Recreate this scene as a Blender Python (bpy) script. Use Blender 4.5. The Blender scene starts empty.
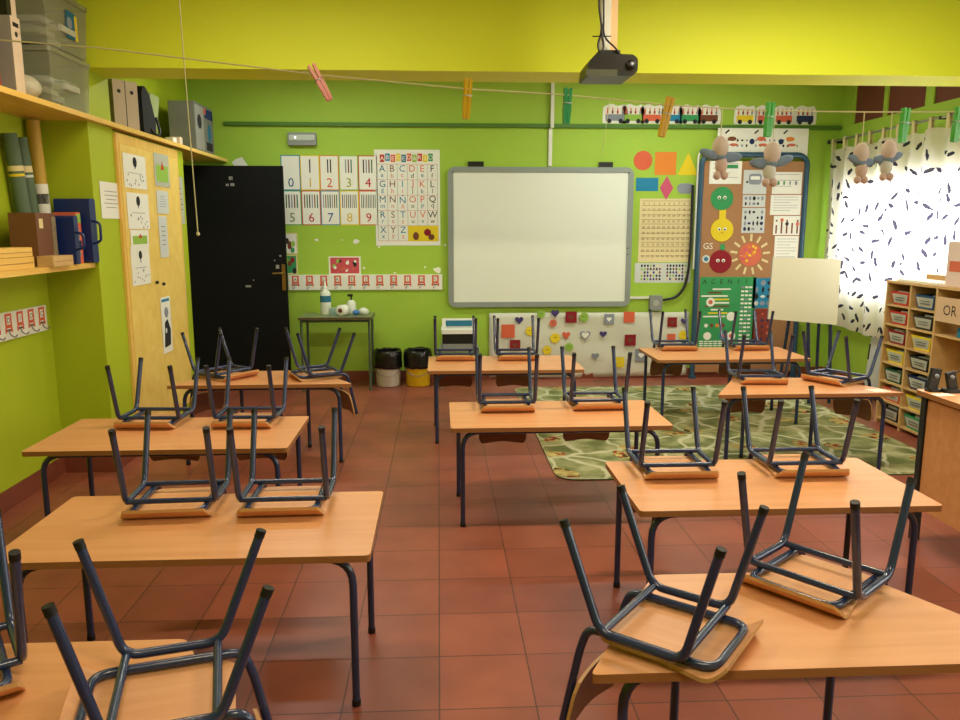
import bpy, bmesh, math, random
from mathutils import Vector, Matrix
random.seed(7)
SC = bpy.context.scene
COL = SC.collection
PI = math.pi
# ------------------------------------------------------------------ camera
F_PX, PITCH, YAW, CAM_H = 776.0, math.radians(9.65), math.radians(3.0), 1.5
FW = Vector((math.sin(YAW)*math.cos(PITCH), math.cos(YAW)*math.cos(PITCH), -math.sin(PITCH)))
RT = Vector((math.cos(YAW), -math.sin(YAW), 0)); UPV = RT.cross(FW)
cd = bpy.data.cameras.new('camera'); cam = bpy.data.objects.new('camera', cd); COL.objects.link(cam)
cd.sensor_width = 36; cd.lens = 36*F_PX/960; cd.clip_start = 0.05
cam.matrix_world = Matrix.Translation((0, 0, CAM_H)) @ Matrix((RT, UPV, -FW)).transposed().to_4x4()
SC.camera = cam
def ray(x, y): return FW + RT*((x-480)/F_PX) - UPV*((y-360)/F_PX)
def onplane(x, y, ax, v):
    d = ray(x, y); o = Vector((0, 0, CAM_H)); return o + d*((v-o[ax])/d[ax])
# ------------------------------------------------------------------ world, lights, exposure
SC.view_settings.view_transform = 'Standard'; SC.view_settings.look = 'None'
SC.view_settings.gamma = 1; SC.view_settings.exposure = 0.12
w = bpy.data.worlds.new('sky'); SC.world = w; w.use_nodes = True
w.node_tree.nodes['Background'].inputs[0].default_value = (0.85, 0.93, 1, 1)
w.node_tree.nodes['Background'].inputs[1].default_value = 1.6
def area(name, loc, aim, sx, sy, power, color):
    l = bpy.data.lights.new(name, 'AREA'); l.shape = 'RECTANGLE'; l.size = sx; l.size_y = sy
    l.energy = power; l.color = color
    o = bpy.data.objects.new(name, l); COL.objects.link(o); o.location = loc
    o.rotation_euler = (Vector(aim)-Vector(loc)).to_track_quat('-Z', 'Y').to_euler()
    return o
DAY = (0.86, 0.95, 1.0); WARM = (1.0, 0.86, 0.62)
area('daylight_far_window', (4.35, 5.6, 1.5), (0, 5.6, 1.1), 3.6, 1.2, 190, DAY)
area('daylight_near_window', (4.10, 1.2, 1.6), (0, 1.8, 0.9), 4.0, 1.2, 40, (1, 0.9, 0.72))
# ceiling strip lamps of the two halves of the room (tubes built further down)
LAMPS = [(-1.0, 6.4), (1.9, 6.4), (-0.8, 3.5), (1.9, 3.5), (0.2, 0.4)]
LAMP_W = [22, 28, 26, 50, 30]
# ------------------------------------------------------------------ materials
MATS = {}
def srgb(r, g, b):
    f = lambda c: (c/255/12.92) if c/255 <= 0.04045 else ((c/255+0.055)/1.055)**2.4
    return (f(r), f(g), f(b), 1)
def mat(name, col, rough=0.6, metal=0.0, spec=0.5, noise=0.0, nscale=8, bump=0.0, emit=0.0, trans=0.0, alpha=1.0, coat=0.0):
    if name in MATS: return MATS[name]
    m = bpy.data.materials.new(name); m.use_nodes = True; nt = m.node_tree; b = nt.nodes['Principled BSDF']
    c = srgb(*col)
    b.inputs['Base Color'].default_value = c; b.inputs['Roughness'].default_value = rough
    b.inputs['Metallic'].default_value = metal; b.inputs['Specular IOR Level'].default_value = spec
    b.inputs['Transmission Weight'].default_value = trans; b.inputs['Alpha'].default_value = alpha
    b.inputs['Coat Weight'].default_value = coat
    if emit: b.inputs['Emission Color'].default_value = c; b.inputs['Emission Strength'].default_value = emit
    if noise or bump:
        tc = nt.nodes.new('ShaderNodeTexCoord'); n = nt.nodes.new('ShaderNodeTexNoise')
        n.inputs['Scale'].default_value = nscale; n.inputs['Detail'].default_value = 5
        nt.links.new(tc.outputs['Object'], n.inputs['Vector'])
        if noise:
            mx = nt.nodes.new('ShaderNodeMix'); mx.data_type = 'RGBA'
            mx.inputs[6].default_value = tuple(min(1, v*(1+noise)) for v in c[:3])+(1,)
            mx.inputs[7].default_value = tuple(v*(1-noise) for v in c[:3])+(1,)
            nt.links.new(n.outputs['Fac'], mx.inputs[0]); nt.links.new(mx.outputs[2], b.inputs['Base Color'])
        if bump:
            bp = nt.nodes.new('ShaderNodeBump'); bp.inputs['Strength'].default_value = bump; bp.inputs['Distance'].default_value = 0.01
            nt.links.new(n.outputs['Fac'], bp.inputs['Height']); nt.links.new(bp.outputs['Normal'], b.inputs['Normal'])
    MATS[name] = m; return m
def wood(name, c1, c2, rough=0.35, scale=(1.2, 22, 22), spec=0.5, coat=0.0):
    if name in MATS: return MATS[name]
    m = mat(name, c1, rough, spec=spec, coat=coat); nt = m.node_tree; b = nt.nodes['Principled BSDF']
    tc = nt.nodes.new('ShaderNodeTexCoord'); mp = nt.nodes.new('ShaderNodeMapping'); mp.inputs['Scale'].default_value = scale
    n = nt.nodes.new('ShaderNodeTexNoise'); n.inputs['Scale'].default_value = 1.5; n.inputs['Detail'].default_value = 6; n.inputs['Distortion'].default_value = 0.6
    r = nt.nodes.new('ShaderNodeValToRGB'); r.color_ramp.elements[0].color = srgb(*c2); r.color_ramp.elements[1].color = srgb(*c1)
    r.color_ramp.elements[0].position = 0.3; r.color_ramp.elements[1].position = 0.65
    nt.links.new(tc.outputs['Object'], mp.inputs['Vector']); nt.links.new(mp.outputs[0], n.inputs['Vector'])
    nt.links.new(n.outputs['Fac'], r.inputs[0]); nt.links.new(r.outputs[0], b.inputs['Base Color'])
    return m
def tile_material():
    m = mat('terracotta_tile', (150, 72, 52), 0.34); nt = m.node_tree; b = nt.nodes['Principled BSDF']
    tc = nt.nodes.new('ShaderNodeTexCoord'); mp = nt.nodes.new('ShaderNodeMapping'); mp.inputs['Location'].default_value = (0.011, -2.543+0.308*20, 0)
    br = nt.nodes.new('ShaderNodeTexBrick'); br.offset = 0; br.squash = 1
    for k, v in (('Scale', 1), ('Brick Width', 0.308), ('Row Height', 0.308), ('Mortar Size', 0.0028), ('Mortar Smooth', 0.3), ('Bias', 0)): br.inputs[k].default_value = v
    br.inputs['Color1'].default_value = srgb(152, 82, 62); br.inputs['Color2'].default_value = srgb(134, 71, 54); br.inputs['Mortar'].default_value = srgb(84, 48, 36)
    n = nt.nodes.new('ShaderNodeTexNoise'); n.inputs['Scale'].default_value = 3.5; n.inputs['Detail'].default_value = 7
    n2 = nt.nodes.new('ShaderNodeTexNoise'); n2.inputs['Scale'].default_value = 1.1
    mx = nt.nodes.new('ShaderNodeMix'); mx.data_type = 'RGBA'; mx.blend_type = 'OVERLAY'; mx.inputs[0].default_value = 0.45
    nt.links.new(tc.outputs['Object'], mp.inputs[0]); nt.links.new(mp.outputs[0], br.inputs['Vector']); nt.links.new(tc.outputs['Object'], n.inputs['Vector']); nt.links.new(tc.outputs['Object'], n2.inputs['Vector'])
    nt.links.new(br.outputs['Color'], mx.inputs[6]); nt.links.new(n.outputs['Fac'], mx.inputs[7]); nt.links.new(mx.outputs[2], b.inputs['Base Color'])
    mr = nt.nodes.new('ShaderNodeMapRange'); mr.inputs[3].default_value = 0.33; mr.inputs[4].default_value = 0.5
    nt.links.new(n2.outputs['Fac'], mr.inputs[0]); nt.links.new(mr.outputs[0], b.inputs['Roughness'])
    bp = nt.nodes.new('ShaderNodeBump'); bp.inputs['Strength'].default_value = 0.35; bp.inputs['Distance'].default_value = 0.002; bp.invert = True
    nt.links.new(br.outputs['Fac'], bp.inputs['Height']); nt.links.new(bp.outputs['Normal'], b.inputs['Normal'])
    return m
def rug_material():
    m = mat('rug_print', (120, 135, 60), 0.95, spec=0.1); nt = m.node_tree; b = nt.nodes['Principled BSDF']
    L = nt.links.new; tc = nt.nodes.new('ShaderNodeTexCoord')
    nz = nt.nodes.new('ShaderNodeTexNoise'); nz.inputs['Scale'].default_value = 3; L(tc.outputs['Object'], nz.inputs['Vector'])
    ad = nt.nodes.new('ShaderNodeVectorMath'); ad.operation = 'MULTIPLY_ADD'; ad.inputs[1].default_value = (0.3, 0.3, 0.3)
    L(nz.outputs['Color'], ad.inputs[0]); L(tc.outputs['Object'], ad.inputs[2])
    v = nt.nodes.new('ShaderNodeTexVoronoi'); v.voronoi_dimensions = '2D'; v.feature = 'DISTANCE_TO_EDGE'; v.inputs['Scale'].default_value = 3.6; L(ad.outputs[0], v.inputs['Vector'])
    r = nt.nodes.new('ShaderNodeValToRGB'); r.color_ramp.elements[0].color = (1, 1, 1, 1); r.color_ramp.elements[0].position = 0.035
    r.color_ramp.elements[1].color = (0, 0, 0, 1); r.color_ramp.elements[1].position = 0.085; L(v.outputs['Distance'], r.inputs[0])
    n = nt.nodes.new('ShaderNodeTexNoise'); n.inputs['Scale'].default_value = 5; n.inputs['Detail'].default_value = 5; L(tc.outputs['Object'], n.inputs['Vector'])
    g = nt.nodes.new('ShaderNodeValToRGB'); e = g.color_ramp.elements
    e[0].color = srgb(106, 114, 70); e[0].position = 0.38; e[1].color = srgb(166, 166, 122); e[1].position = 0.62
    k = e.new(0.5); k.color = srgb(134, 138, 92); L(n.outputs['Fac'], g.inputs[0])
    mx = nt.nodes.new('ShaderNodeMix'); mx.data_type = 'RGBA'; mx.inputs[7].default_value = srgb(190, 188, 154); L(r.outputs[0], mx.inputs[0]); L(g.outputs[0], mx.inputs[6])
    v2 = nt.nodes.new('ShaderNodeTexVoronoi'); v2.voronoi_dimensions = '2D'; v2.inputs['Scale'].default_value = 2.3; L(ad.outputs[0], v2.inputs['Vector'])
    lt = nt.nodes.new('ShaderNodeMath'); lt.operation = 'LESS_THAN'; lt.inputs[1].default_value = 0.17; L(v2.outputs['Distance'], lt.inputs[0])
    w3 = nt.nodes.new('ShaderNodeTexVoronoi'); w3.voronoi_dimensions = '2D'; w3.inputs['Scale'].default_value = 26; L(tc.outputs['Object'], w3.inputs['Vector'])
    h = nt.nodes.new('ShaderNodeValToRGB'); h.color_ramp.interpolation = 'CONSTANT'; e = h.color_ramp.elements
    e[0].color = srgb(170, 150, 90); e[1].color = srgb(150, 60, 40); e[1].position = 0.45; k = e.new(0.62); k.color = srgb(190, 175, 110); k = e.new(0.85); k.color = srgb(70, 60, 40)
    sx = nt.nodes.new('ShaderNodeSeparateColor'); L(w3.outputs['Color'], sx.inputs[0]); L(sx.outputs[0], h.inputs[0])
    m2 = nt.nodes.new('ShaderNodeMix'); m2.data_type = 'RGBA'; L(lt.outputs[0], m2.inputs[0]); L(mx.outputs[2], m2.inputs[6]); L(h.outputs[0], m2.inputs[7])
    L(m2.outputs[2], b.inputs['Base Color'])
    return m
def curtain_material():
    m = bpy.data.materials.new('printed_curtain_cloth'); m.use_nodes = True; nt = m.node_tree; L = nt.links.new
    for n in list(nt.nodes): nt.nodes.remove(n)
    out = nt.nodes.new('ShaderNodeOutputMaterial'); mix = nt.nodes.new('ShaderNodeMixShader'); mix.inputs[0].default_value = 0.5
    di = nt.nodes.new('ShaderNodeBsdfDiffuse'); tr = nt.nodes.new('ShaderNodeBsdfTranslucent')
    uv = nt.nodes.new('ShaderNodeTexCoord'); vo = nt.nodes.new('ShaderNodeTexVoronoi'); vo.voronoi_dimensions = '2D'; vo.inputs['Scale'].default_value = 1; vo.inputs['Randomness'].default_value = 0.75
    mp = nt.nodes.new('ShaderNodeMapping'); mp.inputs['Scale'].default_value = (8.0, 8.0, 1); L(uv.outputs['UV'], mp.inputs[0]); L(mp.outputs[0], vo.inputs['Vector'])
    sb = nt.nodes.new('ShaderNodeVectorMath'); sb.operation = 'SUBTRACT'; L(mp.outputs[0], sb.inputs[0]); L(vo.outputs['Position'], sb.inputs[1])
    sc = nt.nodes.new('ShaderNodeSeparateColor'); L(vo.outputs['Color'], sc.inputs[0])
    an = nt.nodes.new('ShaderNodeMath'); an.operation = 'MULTIPLY'; an.inputs[1].default_value = 6.28; L(sc.outputs[0], an.inputs[0])
    vr = nt.nodes.new('ShaderNodeVectorRotate'); vr.rotation_type = 'Z_AXIS'; L(sb.outputs[0], vr.inputs['Vector']); L(an.outputs[0], vr.inputs['Angle'])
    ml = nt.nodes.new('ShaderNodeVectorMath'); ml.operation = 'MULTIPLY'; ml.inputs[1].default_value = (1.0, 2.8, 0); L(vr.outputs[0], ml.inputs[0])
    nz = nt.nodes.new('ShaderNodeTexNoise'); nz.inputs['Scale'].default_value = 30; L(uv.outputs['UV'], nz.inputs['Vector'])
    ln = nt.nodes.new('ShaderNodeVectorMath'); ln.operation = 'LENGTH'; L(ml.outputs[0], ln.inputs[0])
    ad = nt.nodes.new('ShaderNodeMath'); ad.operation = 'MULTIPLY_ADD'; ad.inputs[1].default_value = 0.6; L(nz.outputs['Fac'], ad.inputs[0]); L(ln.outputs['Value'], ad.inputs[2])
    lt = nt.nodes.new('ShaderNodeMath'); lt.operation = 'LESS_THAN'; lt.inputs[1].default_value = 0.63; L(ad.outputs[0], lt.inputs[0])
    gt = nt.nodes.new('ShaderNodeMath'); gt.operation = 'GREATER_THAN'; gt.inputs[1].default_value = 0.18; L(sc.outputs[1], gt.inputs[0])
    mm = nt.nodes.new('ShaderNodeMath'); mm.operation = 'MULTIPLY'; L(lt.outputs[0], mm.inputs[0]); L(gt.outputs[0], mm.inputs[1])
    cr = nt.nodes.new('ShaderNodeMix'); cr.data_type = 'RGBA'; cr.inputs[6].default_value = srgb(240, 224, 216); cr.inputs[7].default_value = srgb(64, 58, 74)
    L(mm.outputs[0], cr.inputs[0]); L(cr.outputs[2], di.inputs[0]); L(cr.outputs[2], tr.inputs[0])
    L(di.outputs[0], mix.inputs[1]); L(tr.outputs[0], mix.inputs[2]); L(mix.outputs[0], out.inputs[0])
    return m
def glass_material():
    m = bpy.data.materials.new('window_glass'); m.use_nodes = True; nt = m.node_tree
    for n in list(nt.nodes): nt.nodes.remove(n)
    out = nt.nodes.new('ShaderNodeOutputMaterial'); mix = nt.nodes.new('ShaderNodeMixShader'); mix.inputs[0].default_value = 0.07
    t = nt.nodes.new('ShaderNodeBsdfTransparent'); g = nt.nodes.new('ShaderNodeBsdfGlossy'); g.inputs['Roughness'].default_value = 0.02
    nt.links.new(t.outputs[0], mix.inputs[1]); nt.links.new(g.outputs[0], mix.inputs[2]); nt.links.new(mix.outputs[0], out.inputs[0])
    return m
def clear_plastic(name, col, amount):
    m = bpy.data.materials.new(name); m.use_nodes = True; nt = m.node_tree; b = nt.nodes['Principled BSDF']
    b.inputs['Base Color'].default_value = srgb(*col); b.inputs['Roughness'].default_value = 0.25
    t = nt.nodes.new('ShaderNodeBsdfTransparent'); mix = nt.nodes.new('ShaderNodeMixShader'); mix.inputs[0].default_value = amount
    nt.links.new(t.outputs[0], mix.inputs[1]); nt.links.new(b.outputs[0], mix.inputs[2]); nt.links.new(mix.outputs[0], nt.nodes['Material Output'].inputs[0])
    MATS[name] = m; return m

LIME = mat('lime_wall_paint', (162, 198, 66), 0.62, spec=0.35, noise=0.05, nscale=2.5, bump=0.05)
LIME_W = mat('warm_light_lime_wall_paint', (172, 190, 34), 0.6, spec=0.35, noise=0.05, nscale=2.5, bump=0.05)  # lime yellowed so the colour carries the warm light of the near half
BEAMP = mat('warm_light_beam_paint', (214, 226, 50), 0.55, spec=0.3, noise=0.03, nscale=2)  # wall lime made yellower and brighter, warm light painted into the beam
LIMED = mat('dark_lime_trim', (74, 120, 30), 0.6)
WHITE = mat('white_paint', (225, 225, 215), 0.7)
TILE = tile_material()
SKIRT = mat('skirting_tile', (128, 66, 48), 0.45, noise=0.15, nscale=6)
BEECH = wood('beech_laminate', (224, 162, 110), (214, 149, 96), 0.36, (1.0, 14, 14))
EDGE = mat('beech_edge', (158, 104, 58), 0.5)
PLY = wood('plywood_face', (224, 164, 114), (212, 148, 98), 0.4, (14, 1.2, 14))
PLYE = mat('plywood_edge', (206, 160, 104), 0.5)
BACKW = wood('shade_darkened_backrest_ply', (124, 74, 42), (104, 60, 34), 0.45, (1, 14, 14))  # seat plywood darkened, shade below the tabletops put into its colour
NAVY = mat('navy_tube_enamel', (35, 50, 88), 0.27, metal=0.0, spec=0.6, coat=0.3)
RUBBER = mat('black_rubber', (14, 14, 15), 0.6)
YELLOWD = wood('yellow_painted_door', (244, 212, 116), (236, 200, 98), 0.5, (6, 6, 1))
SHELFY = wood('yellow_varnished_pine', (242, 200, 108), (228, 180, 84), 0.4, (12, 1, 12))
PINE = wood('pale_pine', (214, 178, 122), (198, 158, 102), 0.5, (4, 1, 8))
BLACKD = mat('black_door_paint', (13, 13, 14), 0.75, spec=0.2, noise=0.2, nscale=20)
STEEL = mat('brushed_steel', (170, 170, 165), 0.35, metal=0.9)
BRASS = mat('old_brass', (150, 120, 60), 0.4, metal=0.9)
GREYP = mat('grey_plastic', (138, 142, 138), 0.45)
BLACK = mat('black_plastic', (24, 24, 24), 0.4)
PAPER = mat('white_paper', (236, 236, 224), 0.85, spec=0.1)
INK = mat('dark_ink', (50, 50, 52), 0.9, spec=0.1)
PAPERG = mat('grey_print_paper', (206, 210, 206), 0.85, spec=0.1)
CREAM = mat('cream_paper', (226, 210, 160), 0.85, spec=0.1)
SLEEVE = mat('plastic_sleeve_paper', (190, 192, 176), 0.35, spec=0.5, noise=0.12, nscale=9)
def C(name, r, g, b, rough=0.8): return mat(name, (r, g, b), rough, spec=0.2)
RED = C('red_card', 196, 60, 46); ORANGE = C('orange_card', 228, 138, 58); YEL = C('yellow_card', 232, 206, 48)
GREEN = C('green_card', 62, 152, 92); BLUE = C('blue_card', 46, 132, 170); PINK = C('pink_card', 206, 92, 120)
DRED = C('dark_red_card', 140, 34, 44); PURP = C('purple_card', 74, 62, 116); GREYC = C('grey_card', 140, 146, 156)
ORED = C('orange_red_card', 218, 104, 74); LGREEN = C('light_green_card', 150, 190, 80); NAVYC = C('navy_print', 36, 52, 92)
BROWNC = C('brown_print', 120, 72, 48); SALMON = C('salmon_card', 210, 110, 84); TEAL = C('teal_card', 48, 112, 140)

# ------------------------------------------------------------------ mesh builder
def frame(loc, u=(1, 0, 0), v=(0, 1, 0)):
    u = Vector(u).normalized(); v = Vector(v).normalized(); n = u.cross(v)
    M = Matrix((u, v, n)).transposed().to_4x4(); M.translation = Vector(loc); return M
def fillet(pts, r, n=5):
    pts = [Vector(p) for p in pts]; out = [pts[0]]
    for i in range(1, len(pts)-1):
        a, b, c = pts[i-1], pts[i], pts[i+1]; d1 = (a-b); d2 = (c-b)
        rr = min(r, d1.length*0.49, d2.length*0.49); p0 = b+d1.normalized()*rr; p2 = b+d2.normalized()*rr
        for k in range(n+1):
            t = k/n; out.append(p0*(1-t)**2+b*2*t*(1-t)+p2*t*t)
    out.append(pts[-1]); return out
def roundrect(w, h, r, n=4, cx=0, cy=0):
    out = []
    for sx, sy, a0 in ((1, -1, -90), (1, 1, 0), (-1, 1, 90), (-1, -1, 180)):
        for k in range(n+1):
            a = math.radians(a0+90*k/n); out.append((cx+sx*(w/2-r)+r*math.cos(a), cy+sy*(h/2-r)+r*math.sin(a)))
    return out
def round_poly(pts, r, n=3):
    N = len(pts); out = []
    for i in range(N):
        f = fillet([Vector((*pts[i-1], 0)), Vector((*pts[i], 0)), Vector((*pts[(i+1) % N], 0))], r, n)[1:-1]
        out += [(p.x, p.y) for p in f]
    return out
def circ(r, n=20, cx=0, cy=0, ry=None): return [(cx+r*math.cos(2*PI*k/n), cy+(ry or r)*math.sin(2*PI*k/n)) for k in range(n)]
TXT = {}
def glyphs(s):
    if s not in TXT:
        cu = bpy.data.curves.new('t', 'FONT'); cu.body = s; cu.align_x = 'CENTER'; cu.align_y = 'CENTER'; cu.resolution_u = 2
        o = bpy.data.objects.new('t', cu); COL.objects.link(o)
        me = bpy.data.meshes.new_from_object(o.evaluated_get(bpy.context.evaluated_depsgraph_get()))
        vs = [tuple(v.co) for v in me.vertices]; fs = [tuple(p.vertices) for p in me.polygons]
        bpy.data.objects.remove(o); bpy.data.curves.remove(cu); bpy.data.meshes.remove(me)
        if vs:
            cx = (min(v[0] for v in vs)+max(v[0] for v in vs))/2; cy = (min(v[1] for v in vs)+max(v[1] for v in vs))/2
            vs = [(v[0]-cx, v[1]-cy) for v in vs]
        TXT[s] = (vs, fs)
    return TXT[s]
class MB:
    def __init__(s): s.v = []; s.f = []; s.m = []; s.sm = []; s.mats = []; s.uv = None
    def mi(s, m):
        if m not in s.mats: s.mats.append(m)
        return s.mats.index(m)
    def add(s, vs, fs, m, smooth=False):
        b = len(s.v); s.v += [tuple(v) for v in vs]; i = s.mi(m)
        for f in fs: s.f.append(tuple(b+k for k in f)); s.m.append(i); s.sm.append(smooth)
        return s
    def box(s, c, d, m, M=None, ry=0):
        x, y, z = d[0]/2, d[1]/2, d[2]/2
        vs = [Vector((a*x, b*y, e*z)) for e in (-1, 1) for b in (-1, 1) for a in (-1, 1)]
        if M is not None: vs = [M @ p for p in vs]
        vs = [p+Vector(c) for p in vs]
        return s.add(vs, [(0, 2, 3, 1), (4, 5, 7, 6), (0, 1, 5, 4), (2, 6, 7, 3), (0, 4, 6, 2), (1, 3, 7, 5)], m)
    def bb(s, a, b, m): return s.box([(a[k]+b[k])/2 for k in range(3)], [abs(b[k]-a[k]) for k in range(3)], m)
    def prism(s, pts, z0, z1, m, side=None, tf=None):
        n = len(pts); A = [Vector((p[0], p[1], z0)) for p in pts]; B = [Vector((p[0], p[1], z1)) for p in pts]
        if tf is not None: A = [tf @ p for p in A]; B = [tf @ p for p in B]
        s.add(A+B, [tuple(range(n-1, -1, -1)), tuple(range(n, 2*n))], m)
        return s.add(A+B, [(k, (k+1) % n, n+(k+1) % n, n+k) for k in range(n)], side or m)
    def tube(s, pts, r, m, n=8, closed=False, r2=None):
        pts = [Vector(p) for p in pts]; N = len(pts); T = []
        for i in range(N):
            a = pts[i-1] if (i > 0 or closed) else pts[i]; b = pts[(i+1) % N] if (i < N-1 or closed) else pts[i]
            T.append((b-a).normalized())
        up = Vector((0, 0, 1)) if abs(T[0].z) < 0.9 else Vector((1, 0, 0)); X = T[0].cross(up).normalized(); vs = []
        for i in range(N):
            X = (X-T[i]*X.dot(T[i])).normalized(); Y = T[i].cross(X)
            rr = r if r2 is None else r+(r2-r)*i/(N-1)
            vs += [pts[i]+(X*math.cos(2*PI*k/n)+Y*math.sin(2*PI*k/n))*rr for k in range(n)]
        fs = [(i*n+k, i*n+(k+1) % n, ((i+1) % N)*n+(k+1) % n, ((i+1) % N)*n+k) for i in range(N if closed else N-1) for k in range(n)]
        s.add(vs, fs, m, True)
        if not closed: s.add(vs[:n], [tuple(range(n-1, -1, -1))], m); s.add(vs[-n:], [tuple(range(n))], m)
        return s
    def lathe(s, prof, m, c=(0, 0, 0), n=20, tf=None, smooth=True, sx=1, sy=1):
        vs = [Vector((r*math.cos(2*PI*k/n)*sx, r*math.sin(2*PI*k/n)*sy, z)) for r, z in prof for k in range(n)]
        if tf is not None: vs = [tf @ p for p in vs]
        vs = [p+Vector(c) for p in vs]; P = len(prof)
        return s.add(vs, [(i*n+k, i*n+(k+1) % n, (i+1)*n+(k+1) % n, (i+1)*n+k) for i in range(P-1) for k in range(n)], m, smooth)
    def ball(s, c, r, m, n=12, tf=None):
        r = r if isinstance(r, (tuple, list)) else (r, r, r)
        prof = [(max(math.sin(PI*k/8), 1e-4), -math.cos(PI*k/8)) for k in range(9)]
        S = Matrix.Diagonal((r[0], r[1], r[2])); S = (tf.to_3x3() @ S) if tf is not None else S
        return s.lathe(prof, m, c, n, S)
    def text(s, t, x, y, z, h, m, maxw=None, depth=0.0006):
        vs, fs = glyphs(t)
        if not vs: return s
        k = h/0.7; wid = (max(v[0] for v in vs)-min(v[0] for v in vs))*k; kx = k if not maxw or wid <= maxw else k*maxw/wid
        return s.add([(x+v[0]*kx, y+v[1]*k, z+depth) for v in vs], fs, m)
    def build(s, name, parent=None, M=None, **props):
        me = bpy.data.meshes.new(name); me.from_pydata(s.v, [], s.f)
        for m in s.mats: me.materials.append(m)
        me.polygons.foreach_set('material_index', s.m); me.polygons.foreach_set('use_smooth', s.sm); me.update()
        if s.uv:
            l = me.uv_layers.new(name='uv')
            for i, lp in enumerate(me.loops): l.data[i].uv = s.uv[lp.vertex_index]
        o = bpy.data.objects.new(name, me); COL.objects.link(o)
        if parent is not None: o.parent = parent
        if M is not None: o.matrix_local = M
        for k, v in props.items(): o[k] = v
        return o
def tag(o, label, cat, group=None):
    o['label'] = label; o['category'] = cat
    if group: o['group'] = group
    return o
def thing(name, label, cat, M=None, group=None):
    o = bpy.data.objects.new(name, None); COL.objects.link(o); o.empty_display_size = 0.05
    if M is not None: o.matrix_world = M
    return tag(o, label, cat, group)
def copy_tree(o, parent=None):
    c = o.copy(); COL.objects.link(c)
    if parent is not None: c.parent = parent
    for ch in list(o.children): copy_tree(ch, c)
    return c
def at(x, y, z=0, a=0): return Matrix.Translation((x, y, z)) @ Matrix.Rotation(math.radians(a), 4, 'Z')
def struct(name, mb, M=None): return mb.build(name, None, M, kind='structure')

# ------------------------------------------------------------------ room shell
XL, XR, YB, YN, ZC = -2.34, 3.93, 7.65, -1.6, 3.0
struct('floor', MB().bb((XL-0.3, YN, -0.1), (XR+0.3, YB+0.2, 0), TILE))
struct('ceiling', MB().bb((XL-0.3, YN, ZC), (XR+0.3, YB+0.2, ZC+0.1), WHITE))
struct('wall_back', MB().bb((XL-0.3, YB, 0), (XR+0.3, YB+0.15, ZC), LIME))
struct('wall_front', MB().bb((XL-0.3, YN-0.15, 0), (XR+0.3, YN, ZC), LIME_W))
struct('wall_left', MB().bb((XL-0.15, YN, 0), (XL, YB, ZC), LIME_W))
pc = MB(); pc.bb((XL, 4.78, 0), (-2.03, 5.12, ZC), LIME_W); pc.bb((XL, 5.12, 0), (-2.03, 6.47, 2.10), LIME_W)
struct('wall_left_closet', pc)
mb = MB()                                         # right wall with window openings
WIN = [(-1.0, 3.6, 0.95, 2.2), (4.05, 7.35, 0.95, 1.88), (4.05, 7.42, 2.47, 2.95)]
ys = sorted({YN, YB, -1.0, 3.6, 4.05, 7.35, 7.42}); zs = sorted({0, ZC, 0.95, 1.88, 2.2, 2.47, 2.95})
for a, b in zip(ys, ys[1:]):
    for c, d in zip(zs, zs[1:]):
        my, mz = (a+b)/2, (c+d)/2
        if not any(w0 < my < w1 and z0 < mz < z1 for w0, w1, z0, z1 in WIN): mb.bb((XR, a, c), (XR+0.22, b, d), LIME)
struct('wall_right', mb)
bm_ = MB(); bm_.bb((XL, 4.785, 2.41), (XR, 5.12, ZC), BEAMP); struct('trim_1', bm_)['label'] = 'deep lime ceiling beam crossing the room, coloured yellow for warm light'
t2 = MB(); t2.bb((-2.0, YB-0.03, 2.445), (XR, YB, 2.48), LIMED); struct('trim_2', t2)
struct('baseboard_back', MB().bb((-2.3, YB-0.012, 0), (XR, YB, 0.10), SKIRT))
b1 = MB(); b1.bb((XL, YN, 0), (XL+0.012, 4.78, 0.11), SKIRT); b1.bb((XL, 4.768, 0), (-2.03, 4.78, 0.11), SKIRT)
b1.bb((-2.03, 4.768, 0), (-2.018, 5.12, 0.11), SKIRT); b1.bb((-2.03, 6.26, 0), (-2.018, 6.47, 0.11), SKIRT); struct('baseboard_left', b1)
struct('baseboard_right', MB().bb((XR-0.012, YN, 0), (XR, YB, 0.10), SKIRT))
GLASS = glass_material(); FRAMEW = mat('white_window_frame', (215, 215, 205), 0.5); SHUT = mat('maroon_shutter', (112, 52, 38), 0.6, noise=0.12, nscale=5)
for i, (a, b, c, d) in enumerate(WIN[:2]):
    wn = MB(); n = 4
    wn.bb((XR+0.1, a, c), (XR+0.15, b, c+0.05), FRAMEW); wn.bb((XR+0.1, a, d-0.05), (XR+0.15, b, d), FRAMEW)
    for k in range(n+1):
        y = a+(b-a)*k/n; y = min(max(y, a+0.03), b-0.03); wn.bb((XR+0.1, y-0.03, c), (XR+0.15, y+0.03, d), FRAMEW)
    wo = struct('window_%d' % (i+1), wn)
    MB().bb((XR+0.12, a, c), (XR+0.125, b, d), GLASS).build('window_pane', wo)
wn = MB()
for y, hw in ((6.90, 0.03), (6.27, 0.055), (5.68, 0.03), (5.0, 0.05), (4.3, 0.05)): wn.bb((XR-0.002, y-hw, 2.47), (XR+0.08, y+hw, 2.95), LIME)
wo = struct('window_3', wn); MB().bb((XR+0.012, 4.05, 2.47), (XR+0.05, 7.42, 2.95), SHUT).build('shutter', wo, label='dark maroon shutter')

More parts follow.
